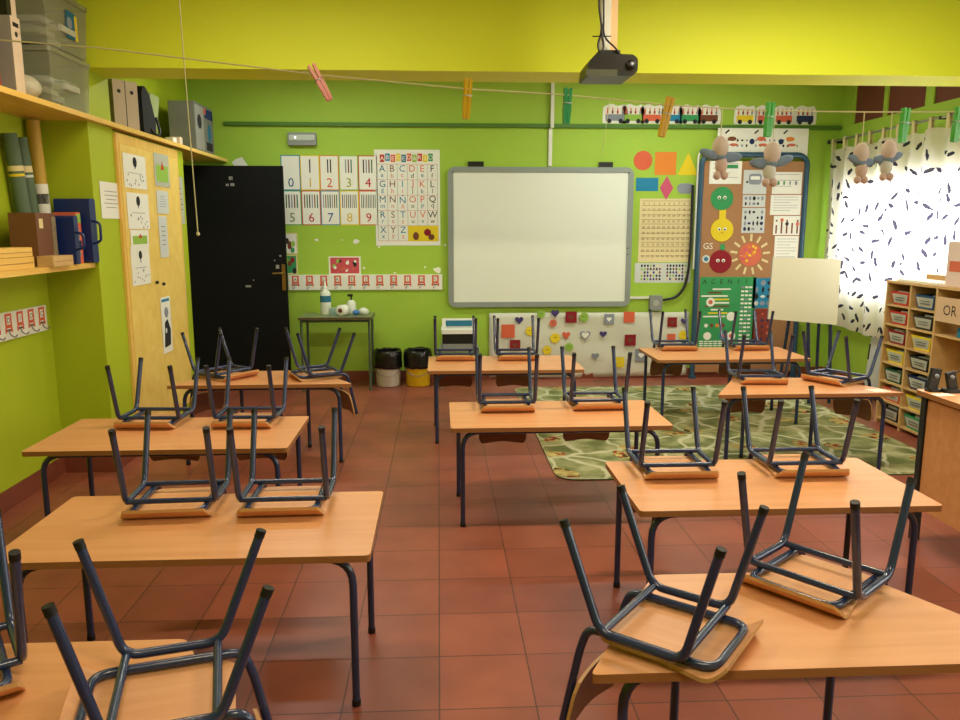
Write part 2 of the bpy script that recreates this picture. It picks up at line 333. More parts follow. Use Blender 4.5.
# ceiling lamps: fluorescent battens that really give the light
def lamp(i, x, y, p):
    t = thing('ceiling_lamp', 'white fluorescent batten lamp on the ceiling over %s' % ['the black door side of the far half', 'the corkboard side of the far half', 'the rows beside the niche shelf', 'the rows beside the teacher desk', 'the near end of the room'][i], 'lamp', at(x, y, ZC))
    MB().bb((-0.62, -0.06, -0.05), (0.62, 0.06, 0), WHITE).build('housing', t)
    MB().tube([(-0.58, 0, -0.075), (0.58, 0, -0.075)], 0.018, mat('lit_tube', (255, 244, 220), 0.4, emit=3)).build('fluorescent_tube', t)
    a = area('lamp_light', (x, y, ZC-0.11), (x, y, 0), 1.2, 0.14, p, WARM if y < 4.5 else (0.96, 1.0, 0.93))
for i, ((x, y), p) in enumerate(zip(LAMPS, LAMP_W)): lamp(i, x, y, p)

# ------------------------------------------------------------------ rug
tag(MB().prism(round_poly([(0.70, 4.45), (3.25, 4.45), (3.25, 7.2), (0.70, 7.2)], 0.14, 5), 0, 0.008, rug_material(), mat('rug_binding', (60, 84, 44), 0.9)).build('play_rug'),
    'green play rug printed with pale roads, bound in dark green', 'rug')

# ------------------------------------------------------------------ school tables
TH = 0.53
def table(name, label, M, outline, legs, group):
    t = thing(name, label, 'table', M, group)
    MB().prism(round_poly(outline, 0.018), TH-0.022, TH, BEECH, EDGE).build('tabletop', t)
    z = TH-0.022-0.0125; (nlx, nly), (nrx, nry), (frx, fry), (flx, fly) = legs; d = 0.2
    fr = MB(); fr.tube([(nlx+d, nly, z), (nrx-d, nry, z)], 0.0125, NAVY); fr.tube([(flx, fly, z), (frx, fry, z)], 0.011, NAVY)
    fr.tube([(nlx+0.04, nly+0.0, z), (flx, fly, z)], 0.011, NAVY); fr.tube([(nrx-0.04, nry, z), (frx, fry, z)], 0.011, NAVY); fr.build('table_frame', t)
    for x, y, dx in ((nlx, nly, d), (nrx, nry, -d), (frx, fry, 0), (flx, fly, 0)):
        wp = M @ Vector((x, y, 0)); g0 = 0.0085 if (0.68 < wp.x < 3.27 and 4.43 < wp.y < 7.22) else 0
        g = MB(); g.tube(fillet([(x, y, g0+0.012), (x, y, z), (x+dx, y, z)], 0.09, 6) if dx else [(x, y, g0+0.012), (x, y, z)], 0.0125, NAVY, 10); lg = g.build('leg', t)
        MB().tube([(x, y, g0), (x, y, g0+0.02)], 0.0145, RUBBER, 10).build('foot_cap', lg)
    return t
def rect_table(label, x, y, w, d, a=0, group=None):
    return table('classroom_table', label, at(x+w/2, y+d/2, 0, a), [(-w/2, -d/2), (w/2, -d/2), (w/2, d/2), (-w/2, d/2)],
                 [(-w/2+.06, -d/2+.06), (w/2-.06, -d/2+.06), (w/2-.05, d/2-.07), (-w/2+.05, d/2-.07)], group)
def trap_table(label, x, y, w=1.12, s=0.57, d=0.49, a=0, group=None):
    o = (w-s)/2
    return table('trapezoid_table', label, at(x+w/2, y+d/2, 0, a), [(-w/2, -d/2), (w/2, -d/2), (w/2-o, d/2), (-w/2+o, d/2)],
                 [(-w/2+.09, -d/2+.06), (w/2-.09, -d/2+.06), (w/2-o-.06, d/2-.06), (-w/2+o+.06, d/2-.06)], group)
rect_table('rectangular beech table in the second row from the near end, beside the niche wall', -1.345, 2.215, 1.13, 0.58)
rect_table('rectangular beech table next to the yellow closet doors, behind the second-row table', -1.845, 3.395, 1.16, 0.60)
rect_table('rectangular beech table in the middle of the room at the near edge of the rug', 0.05, 3.70, 1.11, 0.585)
rect_table('rectangular beech table whose corner reaches the side of the teacher desk', 0.69, 2.535, 1.09, 0.585)
rect_table('rectangular beech table in front of the printer and yellow bin', -0.085, 5.26, 1.09, 0.62)
rect_table('rectangular beech table in front of the corkboard', 1.625, 5.62, 1.17, 0.60)
trap_table('trapezoid beech table with slanted sides in front of the black door', -1.71, 4.84, 1.155)
trap_table('trapezoid beech table with a white paper slip, between the rug and the cubby unit', 1.635, 4.395, 1.14, 0.58, 0.50)
trap_table('nearest trapezoid beech table, under two chairs turned to its slanted sides', 0.325, 1.553, 1.115, 0.57, 0.487)
trap_table('trapezoid beech table cut off by the lower corner of the picture', -1.465, 1.27, 1.13, 0.575, 0.485)

# ------------------------------------------------------------------ upturned chairs (seat face down on the table, back hanging past its edge)
def make_chair():
    t = thing('school_chair', '', 'chair')
    mb = MB(); ys = [0, 0.006, 0.014, 0.024, 0.036, 0.05, 0.08, 0.16, 0.25, 0.30, 0.315, 0.32]; nx = 8; P = []
    def wd(y):
        t_ = min(1, max(0, (y-0.05)/0.09)); e = 0.145-0.021*t_*t_*(3-2*t_)
        if y < 0.03: return e-0.016*(1-y/0.03)**2
        if y > 0.28: return e-0.03*((y-0.28)/0.04)**2
        return e
    for s in (0, 1):
        for y in ys:
            z = 0.034*max(0, (0.045-y)/0.045)**1.5
            for k in range(nx+1):
                P.append((wd(y)*(2*k/nx-1), y, z+0.001+s*0.011))
    n = nx+1; R = len(ys); o = R*n
    top = [(i*n+k+1, i*n+k, (i+1)*n+k, (i+1)*n+k+1) for i in range(R-1) for k in range(nx)]
    mb.add(P, [tuple(q) for q in top]+[(a+o, d+o, c+o, b+o) for a, b, c, d in [(q[0], q[1], q[2], q[3]) for q in top]], PLY, True)
    rim = [(i*n, (i+1)*n, (i+1)*n+o, i*n+o) for i in range(R-1)]+[((i+1)*n+nx, i*n+nx, i*n+nx+o, (i+1)*n+nx+o) for i in range(R-1)]
    rim += [(k+1, k, k+o, k+1+o) for k in range(nx)]+[((R-1)*n+k, (R-1)*n+k+1, (R-1)*n+k+1+o, (R-1)*n+k+o) for k in range(nx)]
    mb.add(P, rim, PLYE); mb.build('seat', t)
    zr = 0.040
    for sx in (-1, 1):
        for y0, yt in ((0.090, 0.02), (0.292, 0.392)):
            tip = Vector((sx*0.150, yt, 0.314 if y0 < 0.1 else 0.292)); b = Vector((sx*0.149, y0, zr)); m = (sx*0.149, 0.19, zr)
            g = MB(); g.tube(fillet([tip, b, m], 0.035, 5), 0.0108, NAVY, 10); lg = g.build('leg', t)
            d = (tip-b).normalized(); MB().tube([tip-d*0.015, tip+d*0.003], 0.0116, RUBBER, 10).build('foot_cap', lg)
    for y in (0.094, 0.286):
        g = MB(); g.tube([(-0.149, y, zr+0.003), (0.149, y, zr+0.003)], 0.0098, NAVY); cb = g.build('crossbar', t)
        for sx in (-1, 1): MB().tube([(sx*0.116, y, 0.026), (sx*0.124, y, zr)], 0.007, NAVY).build('weld_stub', cb)
    hp = fillet([(-0.117, 0.405, -0.255), (-0.117, 0.358, -0.03), (-0.117, 0.338, 0.024), (-0.117, 0.03, 0.024), (0.117, 0.03, 0.024), (0.117, 0.338, 0.024), (0.117, 0.358, -0.03), (0.117, 0.405, -0.255)], 0.045, 5)
    MB().tube(hp, 0.0105, NAVY, 10).build('seat_and_back_tube', t)
    mb = MB(); P = []; nx = 10; nz = 6
    for s in (0, 1):
        for j in range(nz+1):
            for k in range(nx+1):
                u = 2*k/nx-1; v = j/nz; zt, zb = -0.125, -0.262+0.005*math.cos(u*PI)
                z = zt+(zb-zt)*v; x = u*(0.138-0.016*max(0, abs(2*v-1)-.4)**2.5/.28)
                P.append((x, 0.360+0.205*(-z-0.12)+0.012*(1-u*u)-0.008+s*0.009, z))
    n = nx+1; o = n*(nz+1)
    q = [(j*n+k, j*n+k+1, (j+1)*n+k+1, (j+1)*n+k) for j in range(nz) for k in range(nx)]
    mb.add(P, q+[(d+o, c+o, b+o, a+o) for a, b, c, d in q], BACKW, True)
    rim = [(k, k+1, k+1+o, k+o)[::-1] for k in range(nx)]+[(nz*n+k, nz*n+k+1, nz*n+k+1+o, nz*n+k+o) for k in range(nx)]
    rim += [(j*n, (j+1)*n, (j+1)*n+o, j*n+o)[::-1] for j in range(nz)]+[(j*n+nx, (j+1)*n+nx, (j+1)*n+nx+o, j*n+nx+o) for j in range(nz)]
    mb.add(P, rim, PLYE); mb.build('backrest', t)
    return t
# front-edge middle x, y, turn, label
CHAIRS = [(-0.925, 2.515, 3, 'upturned navy chair on the second-row table, the one next to the niche wall'),
 (-0.545, 2.512, 1, 'upturned navy chair on the second-row table, the one next to the aisle'),
 (-1.445, 3.725, -3, 'upturned navy chair on the table by the yellow closet, the one nearer the closet'),
 (-0.975, 3.715, -2, 'upturned navy chair on the table by the yellow closet, the one nearer the aisle'),
 (-1.275, 5.03, 55, 'upturned navy chair turned aslant before the black door, on the side of the closet'),
 (-0.975, 5.03, -65, 'upturned navy chair turned aslant before the black door, on the side of the bins'),
 (0.116, 5.625, 0, 'upturned navy chair in front of the printer'),
 (0.576, 5.615, 0, 'upturned navy chair before the paper mural, sharing a table with the printer chair'),
 (0.360, 3.982, 0, 'upturned navy chair on the mid-room table, the one toward the bins'),
 (0.861, 4.005, 1, 'upturned navy chair on the mid-room table, the one toward the rug'),
 (0.938, 2.828, 0, 'upturned navy chair on the table touching the teacher desk, the one at the aisle end'),
 (1.457, 2.826, 0, 'upturned navy chair on the table touching the teacher desk, the one at the desk end'),
 (2.034, 4.645, -3, 'upturned navy chair squarely placed on the trapezoid table in front of the easel'),
 (2.385, 4.685, -62, 'upturned navy chair turned aslant beside the white slip on the trapezoid table'),
 (1.915, 6.01, 0, 'upturned navy chair in front of the wall socket box'),
 (2.50, 6.0, 0, 'upturned navy chair in front of the green poster on the corkboard'),
 (0.687, 1.590, 51, 'nearest upturned navy chair, its back over the slanted table end by the aisle'),
 (0.89, 1.847, -51, 'upturned navy chair at the teacher desk end of the nearest trapezoid table'),
 (-0.748, 1.447, -75, 'upturned navy chair seen from above, cut off by the lower edge of the picture'),
 (-0.985, 1.445, 34, 'upturned navy chair cut off by the picture edge beside the niche wall')]
proto = None
for x, y, a, lab in CHAIRS:
    if proto is None: proto = make_chair(); c = proto
    else: c = copy_tree(proto)
    c.matrix_world = at(x, y, TH+0.0005, a); tag(c, lab, 'chair', 'upturned chairs on the classroom tables')
tag(MB().prism([(0, 0), (0.11, 0.01), (0.08, 0.10), (-0.02, 0.08)], 0, 0.0012, PAPER).build('paper_slip', None, at(2.60, 4.42, TH+0.0005)), 'small white paper slip on the corner of the trapezoid table', 'paper')

# ------------------------------------------------------------------ black door standing open before the back wall
d = thing('black_door', 'tall matt black door standing open against the back wall', 'door', frame((-2.32, 7.30, 0), (1, 0, 0), (0, 1, 0)))
mb = MB(); mb.bb((0, 0, 0.01), (0.91, 0.04, 2.055), BLACKD); mb.build('door_leaf', d)
hb = MB(); hb.bb((0.868, -0.006, 0.93), (0.90, 0.0, 1.17), BRASS); h = hb.build('handle_plate', d)
MB().tube(fillet([(0.884, -0.004, 1.09), (0.884, -0.045, 1.09), (0.79, -0.045, 1.088)], 0.012, 3), 0.008, BRASS).build('lever', h)
st = MB(); SIL = mat('silver_tape', (150, 150, 145), 0.4)
st.bb((0.43, -0.003, 1.93), (0.447, 0, 1.96), SIL); st.bb((0.452, -0.003, 1.93), (0.462, 0, 1.96), SIL); st.bb((0.40, -0.003, 1.875), (0.425, 0, 1.895), SIL); st.bb((0.44, -0.003, 1.875), (0.475, 0, 1.9), SIL)
st.build('door_stickers', d, label='small silver sticker scraps')
sc_ = MB()
for x, z, w_, h_ in ((.815, 1.13, .03, .035), (.80, 1.20, .012, .012), (.85, 1.24, .02, .014), (.53, .96, .05, .018), (.6, 1.02, .012, .01)): sc_.bb((x, -.0015, z), (x+w_, 0, z+h_), SIL)
sc_.build('scuffs', d, label='pale scuff marks')
MB().tube([(0.0, 0.02, 0.2), (0.0, 0.02, 0.3)], 0.012, STEEL).build('hinge', d); MB().tube([(0.0, 0.02, 1.7), (0.0, 0.02, 1.8)], 0.012, STEEL).build('hinge', d)

# ------------------------------------------------------------------ closet doors
def px_x(x0, y0, x1, y1, X):   # rectangle on a plane X = const from its picture corners
    a = onplane(x0, y0, 0, X); b = onplane(x1, y1, 0, X); return a.y, b.y, a.z, b.z
cl = thing('closet_doors', 'pair of yellow wooden closet doors covered with taped sheets', 'cupboard', frame((-2.03, 5.13, 0), (0, 1, 0), (0, 0, 1)))
mb = MB(); mb.bb((0, 0.12, 0.0005), (0.035, 2.09, 0.018), SHELFY); mb.bb((1.13, 0.12, 0.0005), (1.165, 2.09, 0.018), SHELFY); mb.bb((0.035, 2.03, 0.0005), (1.13, 2.09, 0.018), SHELFY); mb.bb((0.035, 0.12, 0.0005), (1.13, 0.16, 0.018), SHELFY); mb.build('door_frame', cl)
for k in range(2):
    x0 = 0.037+k*0.547; dd = MB().bb((x0, 0.162, 0.0005), (x0+0.544, 2.028, 0.022), YELLOWD).build('door', cl)
    MB().lathe([(0, 0), (0.011, 0.004), (0.013, 0.014), (0.006, 0.022), (0.0001, 0.024)], BLACK, (0, 0, 0), 12).build('knob', dd, Matrix.Translation((0.50 if k == 0 else 0.63, 1.12-k*0.02, 0.022)))
PX = -2.006
def left_sheet(label, x0, y0, x1, y1, X, m=None, art='text', cat='paper', name='taped_sheet', grp=None, seedy=0):
    a, b, z1, z0 = px_x(x0, y0, x1, y1, X); z = (z1+z0)/2; H = z1-z0; W = b-a
    mb = MB(); mb.box((0, 0, 0), (W, H, 0.0012), m or PAPER); rnd = random.Random(seedy)
    zf = 0.0012
    if art == 'text':
        for k in range(5): mb.box((0, H*(0.25-0.11*k), zf), (W*(0.7-0.3*rnd.random()), H*0.012, 0.0004), INK)
    elif art == 'child':
        mb.prism(circ(W*0.09, 10, 0, H*0.28), zf, zf+0.0004, INK); mb.box((0, H*0.15, zf), (W*0.05, H*0.14, 0.0004), GREYC)
        mb.box((0, -H*0.05, zf), (W*0.6, H*0.015, 0.0004), GREYC)
        for k in range(12): mb.prism(circ(W*0.022, 6, W*(rnd.random()*0.8-0.4), -H*(0.1+0.35*rnd.random())), zf, zf+0.0004, GREYC)
    elif art == 'dark':
        mb.prism(round_poly([(-W*.35, -H*.4), (W*.3, -H*.38), (W*.38, -H*.1), (W*.1, H*.1), (-W*.2, H*.05)], 0.01), zf, zf+0.0004, INK)
        mb.prism(circ(W*0.2, 14, W*0.02, H*0.22), zf, zf+0.0004, GREYC); mb.prism(circ(W*0.1, 14, -W*0.1, -H*0.1), zf+0.0004, zf+0.0008, PAPERG); mb.box((0, H*0.44, zf), (W*0.8, H*0.05, 0.0004), BLUE)
    elif art == 'pic':
        mb.box((0, -H*0.1, zf), (W*0.8, H*0.5, 0.0004), LGREEN); mb.prism([(-W*.1, H*.02), (W*.14, H*.02), (W*.02, H*.28)], zf+0.0004, zf+0.0008, RED)
    return tag(mb.build(name, None, frame((X+0.001, (a+b)/2, z), (0, 1, 0), (0, 0, 1))), label, cat, grp)
G = 'sheets taped on the yellow closet'
left_sheet('top sheet with a small black figure on the closet door nearer the niche', 122, 152, 147, 190, PX, PAPER, 'child', grp=G, seedy=1)
left_sheet('second sheet down in the column on the closet door nearer the niche', 126, 192, 150, 229, PX, PAPER, 'child', grp=G, seedy=2)
left_sheet('narrow sheet with a red and green picture on the yellow closet door', 130, 230, 149, 246, PX, PAPER, 'pic', grp=G)
left_sheet('lowest sheet of the column on the closet door nearer the niche', 130, 247, 151, 283, PX, PAPER, 'child', grp=G, seedy=3)
left_sheet('glossy plastic sleeve at the top of the closet door nearer the black door', 153, 152, 170, 188, PX, SLEEVE, 'pic', grp=G)
left_sheet('grey sheet under the top plastic sleeve on the closet door', 156, 190, 169, 214, PX, PAPERG, 'text', grp=G)
left_sheet('second grey sheet above the keyhole of the closet door', 158, 216, 169, 257, PX, PAPERG, 'text', grp=G, seedy=5)
left_sheet('dark black and white drawing low on the closet door', 160, 298, 173, 350, PX, PAPER, 'dark', grp=G)
left_sheet('upper strip sheet on the green wall between closet and black door', 175, 176, 185, 224, -2.028, SLEEVE, 'text', grp=G)
left_sheet('lower long strip sheet on the green wall between closet and black door', 177, 226, 187, 304, -2.028, SLEEVE, 'text', grp=G)
left_sheet('plain white notice on the green pillar beside the niche', 99, 181, 122, 219, -2.028, PAPER, 'text', name='pillar_notice', seedy=7)

# ------------------------------------------------------------------ long high shelf and its load
tag(MB().bb((XL+0.002, 3.0, 2.112), (-1.985, YB-0.005, 2.14), SHELFY).build('wall_shelf'), 'long yellow wooden shelf running high along the wall over closet and niche', 'shelf')
SZ = 2.141
# second, lower shelf in the niche
tag(MB().bb((XL+0.002, 3.0, 1.268), (-2.05, 4.775, 1.298), SHELFY).build('niche_shelf'), 'yellow wooden shelf in the niche before the pillar', 'shelf')
NZ = 1.299
def binder(label, x, y, z, w, d, h, body, holes=True, group=None, a=0, cap=None, grey=False):
    t = thing('ring_binder', label, 'binder', at(x, y, z, a), group)   # spine faces +x
    MB().bb((-d, -w/2, 0), (-0.001, w/2, h), BG if grey else body).build('cover', t); MB().bb((-0.001, -w/2, 0), (0, w/2, h), body).build('spine', t)
    MB().bb((-d+0.01, -w/2+0.006, 0.002), (-0.008, w/2-0.006, h+0.001), PAPER).build('pages', t)
    if holes: MB().prism(circ(0.013, 14), 0, 0.001, BLACK).build('finger_hole', t, frame((0.0002, 0, h*0.78), (0, 1, 0), (0, 0, 1)))
    if cap: MB().box((0, 0, 0), (w*0.6, 0.02, 0.001), cap).build('spine_label', t, frame((0.001, 0, h*0.9), (0, 1, 0), (0, 0, 1)))
    return t
BW = mat('white_binder', (222, 200, 176), 0.6); BG = mat('grey_binder', (150, 146, 136), 0.6)
binder('big white ring binder with a black finger hole on the high shelf over the niche', -2.03, 4.07, SZ, 0.085, 0.27, 0.36, BW, cap=INK, grey=True)
tag(MB().bb((-.2, -.04, 0), (0, .0, .16), BLACK).bb((-.2, .0, 0), (0, .045, .16), BW).build('box_file', None, at(-2.04, 4.065, SZ+.362)), 'black and white box files lying on top of the big white binder', 'box file')
binder('first white binder with a grey side, beside the pillar on the high shelf', -2.115, 5.50, SZ, 0.085, 0.25, 0.33, BW, a=-38, grey=True)
binder('second white binder next to the black bag', -2.06, 5.575, SZ, 0.085, 0.25, 0.33, BW, a=-38, grey=True)
for k, (m, hh) in enumerate(((ORED, 0.36), (YEL, 0.30), (RED, 0.33))):
    tag(MB().bb((-0.22, -0.012, 0), (0, 0.012, hh), m).build('book', None, at(-2.05, 3.86+0.028*k, SZ)), ['orange-red book', 'yellow book', 'red book'][k]+' beside the white binders at the near end of the high shelf', 'book', 'books at the near end of the high shelf')
# plastic bag
mb = MB(); mb.ball((0, 0, 0.06), (0.09, 0.075, 0.062), mat('white_bag', (190, 184, 160), 0.5, bump=0.6, nscale=14)); tag(mb.build('plastic_bag', None, at(-2.09, 4.205, SZ)), 'crumpled white plastic bag on the shelf beside the big white binder', 'bag')
TUB = clear_plastic('cloudy_clear_plastic', (176, 178, 150), 0.5)
def tub(label, x0, x1, y0, y1, z, h, sticker=None):
    t = thing('storage_tub', label, 'storage box', at((x0+x1)/2, (y0+y1)/2, z), 'clear storage tubs on the high shelf')
    w, l = (x1-x0)/2, (y1-y0)/2; mb = MB()
    A = [(-w*.93, -l*.94, 0.004), (w*.93, -l*.94, 0.004), (w*.93, l*.94, 0.004), (-w*.93, l*.94, 0.004)]; B = [(-w, -l, h), (w, -l, h), (w, l, h), (-w, l, h)]
    mb.add(A+B, [(3, 2, 1, 0), (0, 1, 5, 4), (1, 2, 6, 5), (2, 3, 7, 6), (3, 0, 4, 7)], TUB); mb.build('tub_body', t)
    ld = MB(); ld.prism(roundrect(2*w+0.02, 2*l+0.02, 0.02), h-0.012, h+0.012, TUB); ld.prism(roundrect(2*w-0.03, 2*l-0.05, 0.02), h+0.012, h+0.02, TUB); ld.build('lid', t)
    mb = MB(); rnd = random.Random(3)
    for k in range(9): mb.box((rnd.uniform(-w*.5, w*.5), rnd.uniform(-l*.6, l*.6), 0.05+0.02*k*(h/0.28)*0.6), (w*1.1, l*0.7, 0.03), [GREYC, PAPERG, SLEEVE][k % 3])
    mb.build('packed_contents', t, kind='stuff')
    return t
tub('lower clear storage tub on the high shelf next to the pillar', -2.32, -1.99, 4.30, 4.765, SZ, 0.27)
tb = tub('upper clear storage tub with a blue and yellow sticker, stacked on the other', -2.32, -1.985, 4.29, 4.77, SZ+0.292, 0.28)
mb = MB(); mb.bb((-0.05, -0.07, 0), (0.05, 0.07, 0.0012), TEAL); mb.prism(circ(0.03, 12, -0.01, 0.01), 0.0012, 0.0018, GREYC); mb.bb((0.05, -0.07, 0), (0.08, 0.06, 0.0012), YEL)
mb.build('tub_sticker', tb, frame((0.168, 0.03, 0.15), (0, 1, 0), (0, 0, 1)))
# black bag
mb = MB(); mb.prism(round_poly([(-0.13, 0), (0.10, 0), (0.12, 0.12), (0.02, 0.30), (-0.08, 0.36), (-0.14, 0.30)], 0.04, 4), -0.12, 0.02, mat('black_fabric', (26, 26, 28), 0.9, bump=0.3, nscale=40))
bg = tag(mb.build('black_bag', None, frame((-2.09, 5.92, SZ), (0, 1, 0), (0, 0, 1))), 'black fabric bag leaning against the white binders on the high shelf', 'bag')
MB().tube(fillet([(0.0, 0.06, 0.02), (0.06, 0.02, 0.045), (0.13, 0.05, 0.045), (0.12, 0.16, 0.02)], 0.05), 0.01, BLACK).build('strap', bg)
tag(MB().box((0, 0, 0.17), (0.012, 0.24, 0.34), mat('game_box', (150, 160, 110), 0.6, noise=0.35, nscale=10), Matrix.Rotation(0.12, 3, 'Y')).build('board_game_box', None, at(-2.15, 6.20, SZ+0.005, 4)), 'flat printed game box standing behind the black bag', 'game box')
for k, (yy, s, m) in enumerate(((6.40, 0.07, PAPER), (6.52, 0.09, BW), (6.62, 0.05, BLACK))):
    tag(MB().prism(roundrect(s, s*1.1, 0.012), 0, s*0.8, m).build('small_box', None, at(-2.09, yy, SZ, 8*k)), ['little white box nearest the game box', 'cream box, middle of three little ones', 'little black box nearest the appliance carton'][k]+' on the high shelf', 'box', 'little boxes on the high shelf')
ct = thing('appliance_carton', 'grey printed appliance carton near the far end of the high shelf', 'box', at(-2.13, 7.08, SZ))
CART = mat('carton_print', (112, 112, 104), 0.6, noise=0.2, nscale=7)
MB().bb((-0.10, -0.27, 0), (0.11, 0.27, 0.40), CART).build('carton_body', ct)
mb = MB(); mb.bb((-0.25, 0.02, 0), (-0.02, 0.38, 0.0012), mat('carton_grey', (148, 146, 138), 0.6)); mb.prism(circ(0.06, 16, -0.14, 0.25), 0.0012, 0.002, INK); mb.prism(circ(0.05, 16, 0.14, 0.18, 0.08), 0, 0.0012, TEAL); mb.bb((0.04, 0.03, 0), (0.22, 0.10, 0.0012), INK); mb.bb((0.02, 0.30, 0), (0.26, 0.38, 0.0012), NAVYC); mb.bb((0.0, 0.33, 0), (0.05, 0.38, 0.0016), SALMON)
mb.build('carton_pictures', ct, frame((0.1105, 0, 0), (0, 1, 0), (0, 0, 1)))
tag(MB().bb((-0.2, -0.05, 0), (0, 0.05, 0.20), TEAL).build('blue_folder', None, at(-2.06, 7.42, SZ)), 'small blue folder at the far end of the high shelf', 'folder')

# ------------------------------------------------------------------ niche shelf load
def roll(label, y0, y1, m, h, r, x=-2.27, band=None, lean=0.0):
    t = thing('paper_roll', label, 'roll', at(x, y0, NZ+0.002), 'rolls leaning in the niche')
    p0, p1 = Vector((0, 0, 0)), Vector((-0.02, y1-y0, h))
    MB().tube([p0, p1], r, m, 14).build('roll_body', t)
    if band:
        for f0, f1, bm in band: MB().tube([p0.lerp(p1, f0), p0.lerp(p1, f1)], r*1.03, bm, 14).build('band', t)
GT = mat('sage_card', (88, 108, 84), 0.7)
roll('sage green roll leaning nearest the open side of the niche', 4.50, 4.42, GT, 0.70, 0.038, band=[(0.72, 0.76, CREAM), (0.68, 0.70, YEL)])
roll('second sage green roll leaning between its twin and the yellow roll', 4.59, 4.53, GT, 0.69, 0.034, band=[(0.73, 0.78, CREAM), (0.69, 0.71, PAPERG)])
roll('yellow roll with a black and white label, beside the sage green rolls', 4.70, 4.68, mat('yellow_card_roll', (196, 160, 62), 0.6), 0.80, 0.036, band=[(0.18, 0.56, PAPER), (0.24, 0.31, INK), (0.42, 0.49, INK)])
BF = mat('brown_box_file', (112, 70, 44), 0.6)
t = thing('box_file', 'brown box file with a small label, standing before the rolls on the niche shelf', 'box file', at(-2.175, 4.35, NZ))
MB().bb((-0.07, -0.11, 0), (0.07, 0.10, 0.28), BF).build('file_body', t); MB().bb((0.07, -0.08, 0.20), (0.0712, -0.04, 0.25), CREAM).build('label_tag', t)
MB().bb((0.07, 0.055, 0.0), (0.0715, 0.10, 0.26), mat('mottled_spine', (132, 118, 90), 0.7, noise=0.4, nscale=60)).build('spine', t, label='mottled spine')
CASE = mat('blue_plastic_case', (24, 44, 104), 0.35)
def case(label, x, y, w, d, h):
    t = thing('carry_case', label, 'case', at(x, y, NZ), 'blue carry cases on the niche shelf')
    MB().prism(roundrect(w, h, 0.015, 3, 0, h/2), -d, 0, CASE).build('case_body', t, frame((0, 0, 0), (0, 1, 0), (0, 0, 1)))
    MB().tube(fillet([(0.0, -0.02, h*0.3), (0.045, -0.02, h*0.34), (0.045, -0.02, h*0.62), (0.0, -0.02, h*0.66)], 0.02), 0.008, CASE).build('case_handle', t)
t = case('large blue plastic case with handle against the pillar', -2.02, 4.73, 0.08, 0.20, 0.37)
case('small blue plastic case with handle in front of the orange book', -2.03, 4.525, 0.05, 0.17, 0.27)
pb = thing('picture_book', 'large orange and grey picture book standing before the big blue case', 'book', at(-2.06, 4.625, NZ))
mb = MB(); mb.bb((-0.12, -0.03, 0), (0, 0.03, 0.29), ORED); mb.build('book_block', pb)
mb = MB(); mb.bb((0, -0.028, 0.04), (0.0012, 0.0, 0.2), GREYC); mb.bb((0, -0.02, 0.23), (0.0014, 0.028, 0.28), LGREEN); mb.bb((0, -0.01, 0.09), (0.0016, 0.018, 0.13), NAVYC); mb.bb((-0.11, -0.0312, 0.05), (-0.02, -0.03, 0.25), GREYC); mb.build('cover_print', pb)
for k, (x, y, w, h, zz, lb) in enumerate(((-2.11, 3.86, 0.5, 0.058, 0, 'long flat pine box at the front of the niche shelf'), (-2.065, 4.33, 0.22, 0.055, 0, 'short pine block at the end of the row on the niche shelf'), (-2.13, 3.94, 0.34, 0.045, 0.06, 'pine lid lying on top of the long flat box'))):
    t = thing('pine_box', lb, 'box', at(x, y, NZ+zz), 'pine boxes on the niche shelf')
    MB().prism(roundrect(0.09 if k < 2 else 0.12, w, 0.004, 1), 0, h, SHELFY if k != 1 else PINE).build('box_body', t)
    MB().bb((0.045 if k < 2 else 0.06, -w/2+0.01, h*0.45), (0.0465 if k < 2 else 0.0615, w/2-0.01, h*0.5), EDGE).build('groove', t)

# ------------------------------------------------------------------ coat hook racks with red chair cards
def coat_rack(label, M, L, n, H=0.148, side=1):
    t = thing('coat_hook_rack', label, 'coat rack', M)
    MB().bb((0, 0, 0.001), (L, H, 0.018), PAPER).build('rack_board', t)
    for k in range(n):
        cx = L*(k+0.5)/n; s = H*0.62
        mb = MB(); mb.bb((cx-s*.36, H*.42, 0.018), (cx+s*.36, H*.95, 0.0188), ORED); mb.bb((cx-s*.4, H*.25, 0.018), (cx-s*.24, H*.42, 0.0188), ORED); mb.bb((cx+s*.24, H*.25, 0.018), (cx+s*.4, H*.42, 0.0188), ORED)
        mb.bb((cx-s*.18, H*.55, 0.0188), (cx+s*.18, H*.86, 0.0194), PAPER); mb.text('ABCDEFGHIJLMNOPR'[(k*5) % 16], cx, H*.70, 0.0194, H*.2, INK); mb.bb((cx-s*.3, H*.30, 0.018), (cx+s*.3, H*.38, 0.0186), BROWNC)
        mb.build('name_card', t)
        MB().tube(fillet([(cx, H*.32, 0.018), (cx-0.01, H*.16, 0.03), (cx-0.02, H*.10, 0.06), (cx-0.02, H*.2, 0.07)], 0.015), 0.004, STEEL).build('coat_hook', t)
    return t
coat_rack('coat hook rack with eleven red chair cards below the pink picture', frame((-1.46, YB, 0.905), (1, 0, 0), (0, 0, 1)), 1.49, 11)
coat_rack('coat hook rack with red chair cards low in the niche', frame((XL, 3.40, 0.905), (0, 1, 0), (0, 0, 1)), 1.30, 11)

# ------------------------------------------------------------------ back wall
def bw(x, z, off=0.0): return frame((x, YB-off, z), (1, 0, 0), (0, 0, 1))
def wall_rect(x0, y0, x1, y1, Y=None):      # picture corners -> centre x, centre z, width, height on the wall
    Y = Y or YB; a = onplane(x0, y0, 1, Y); b = onplane(x1, y1, 1, Y); return (a.x+b.x)/2, (a.z+b.z)/2, b.x-a.x, a.z-b.z
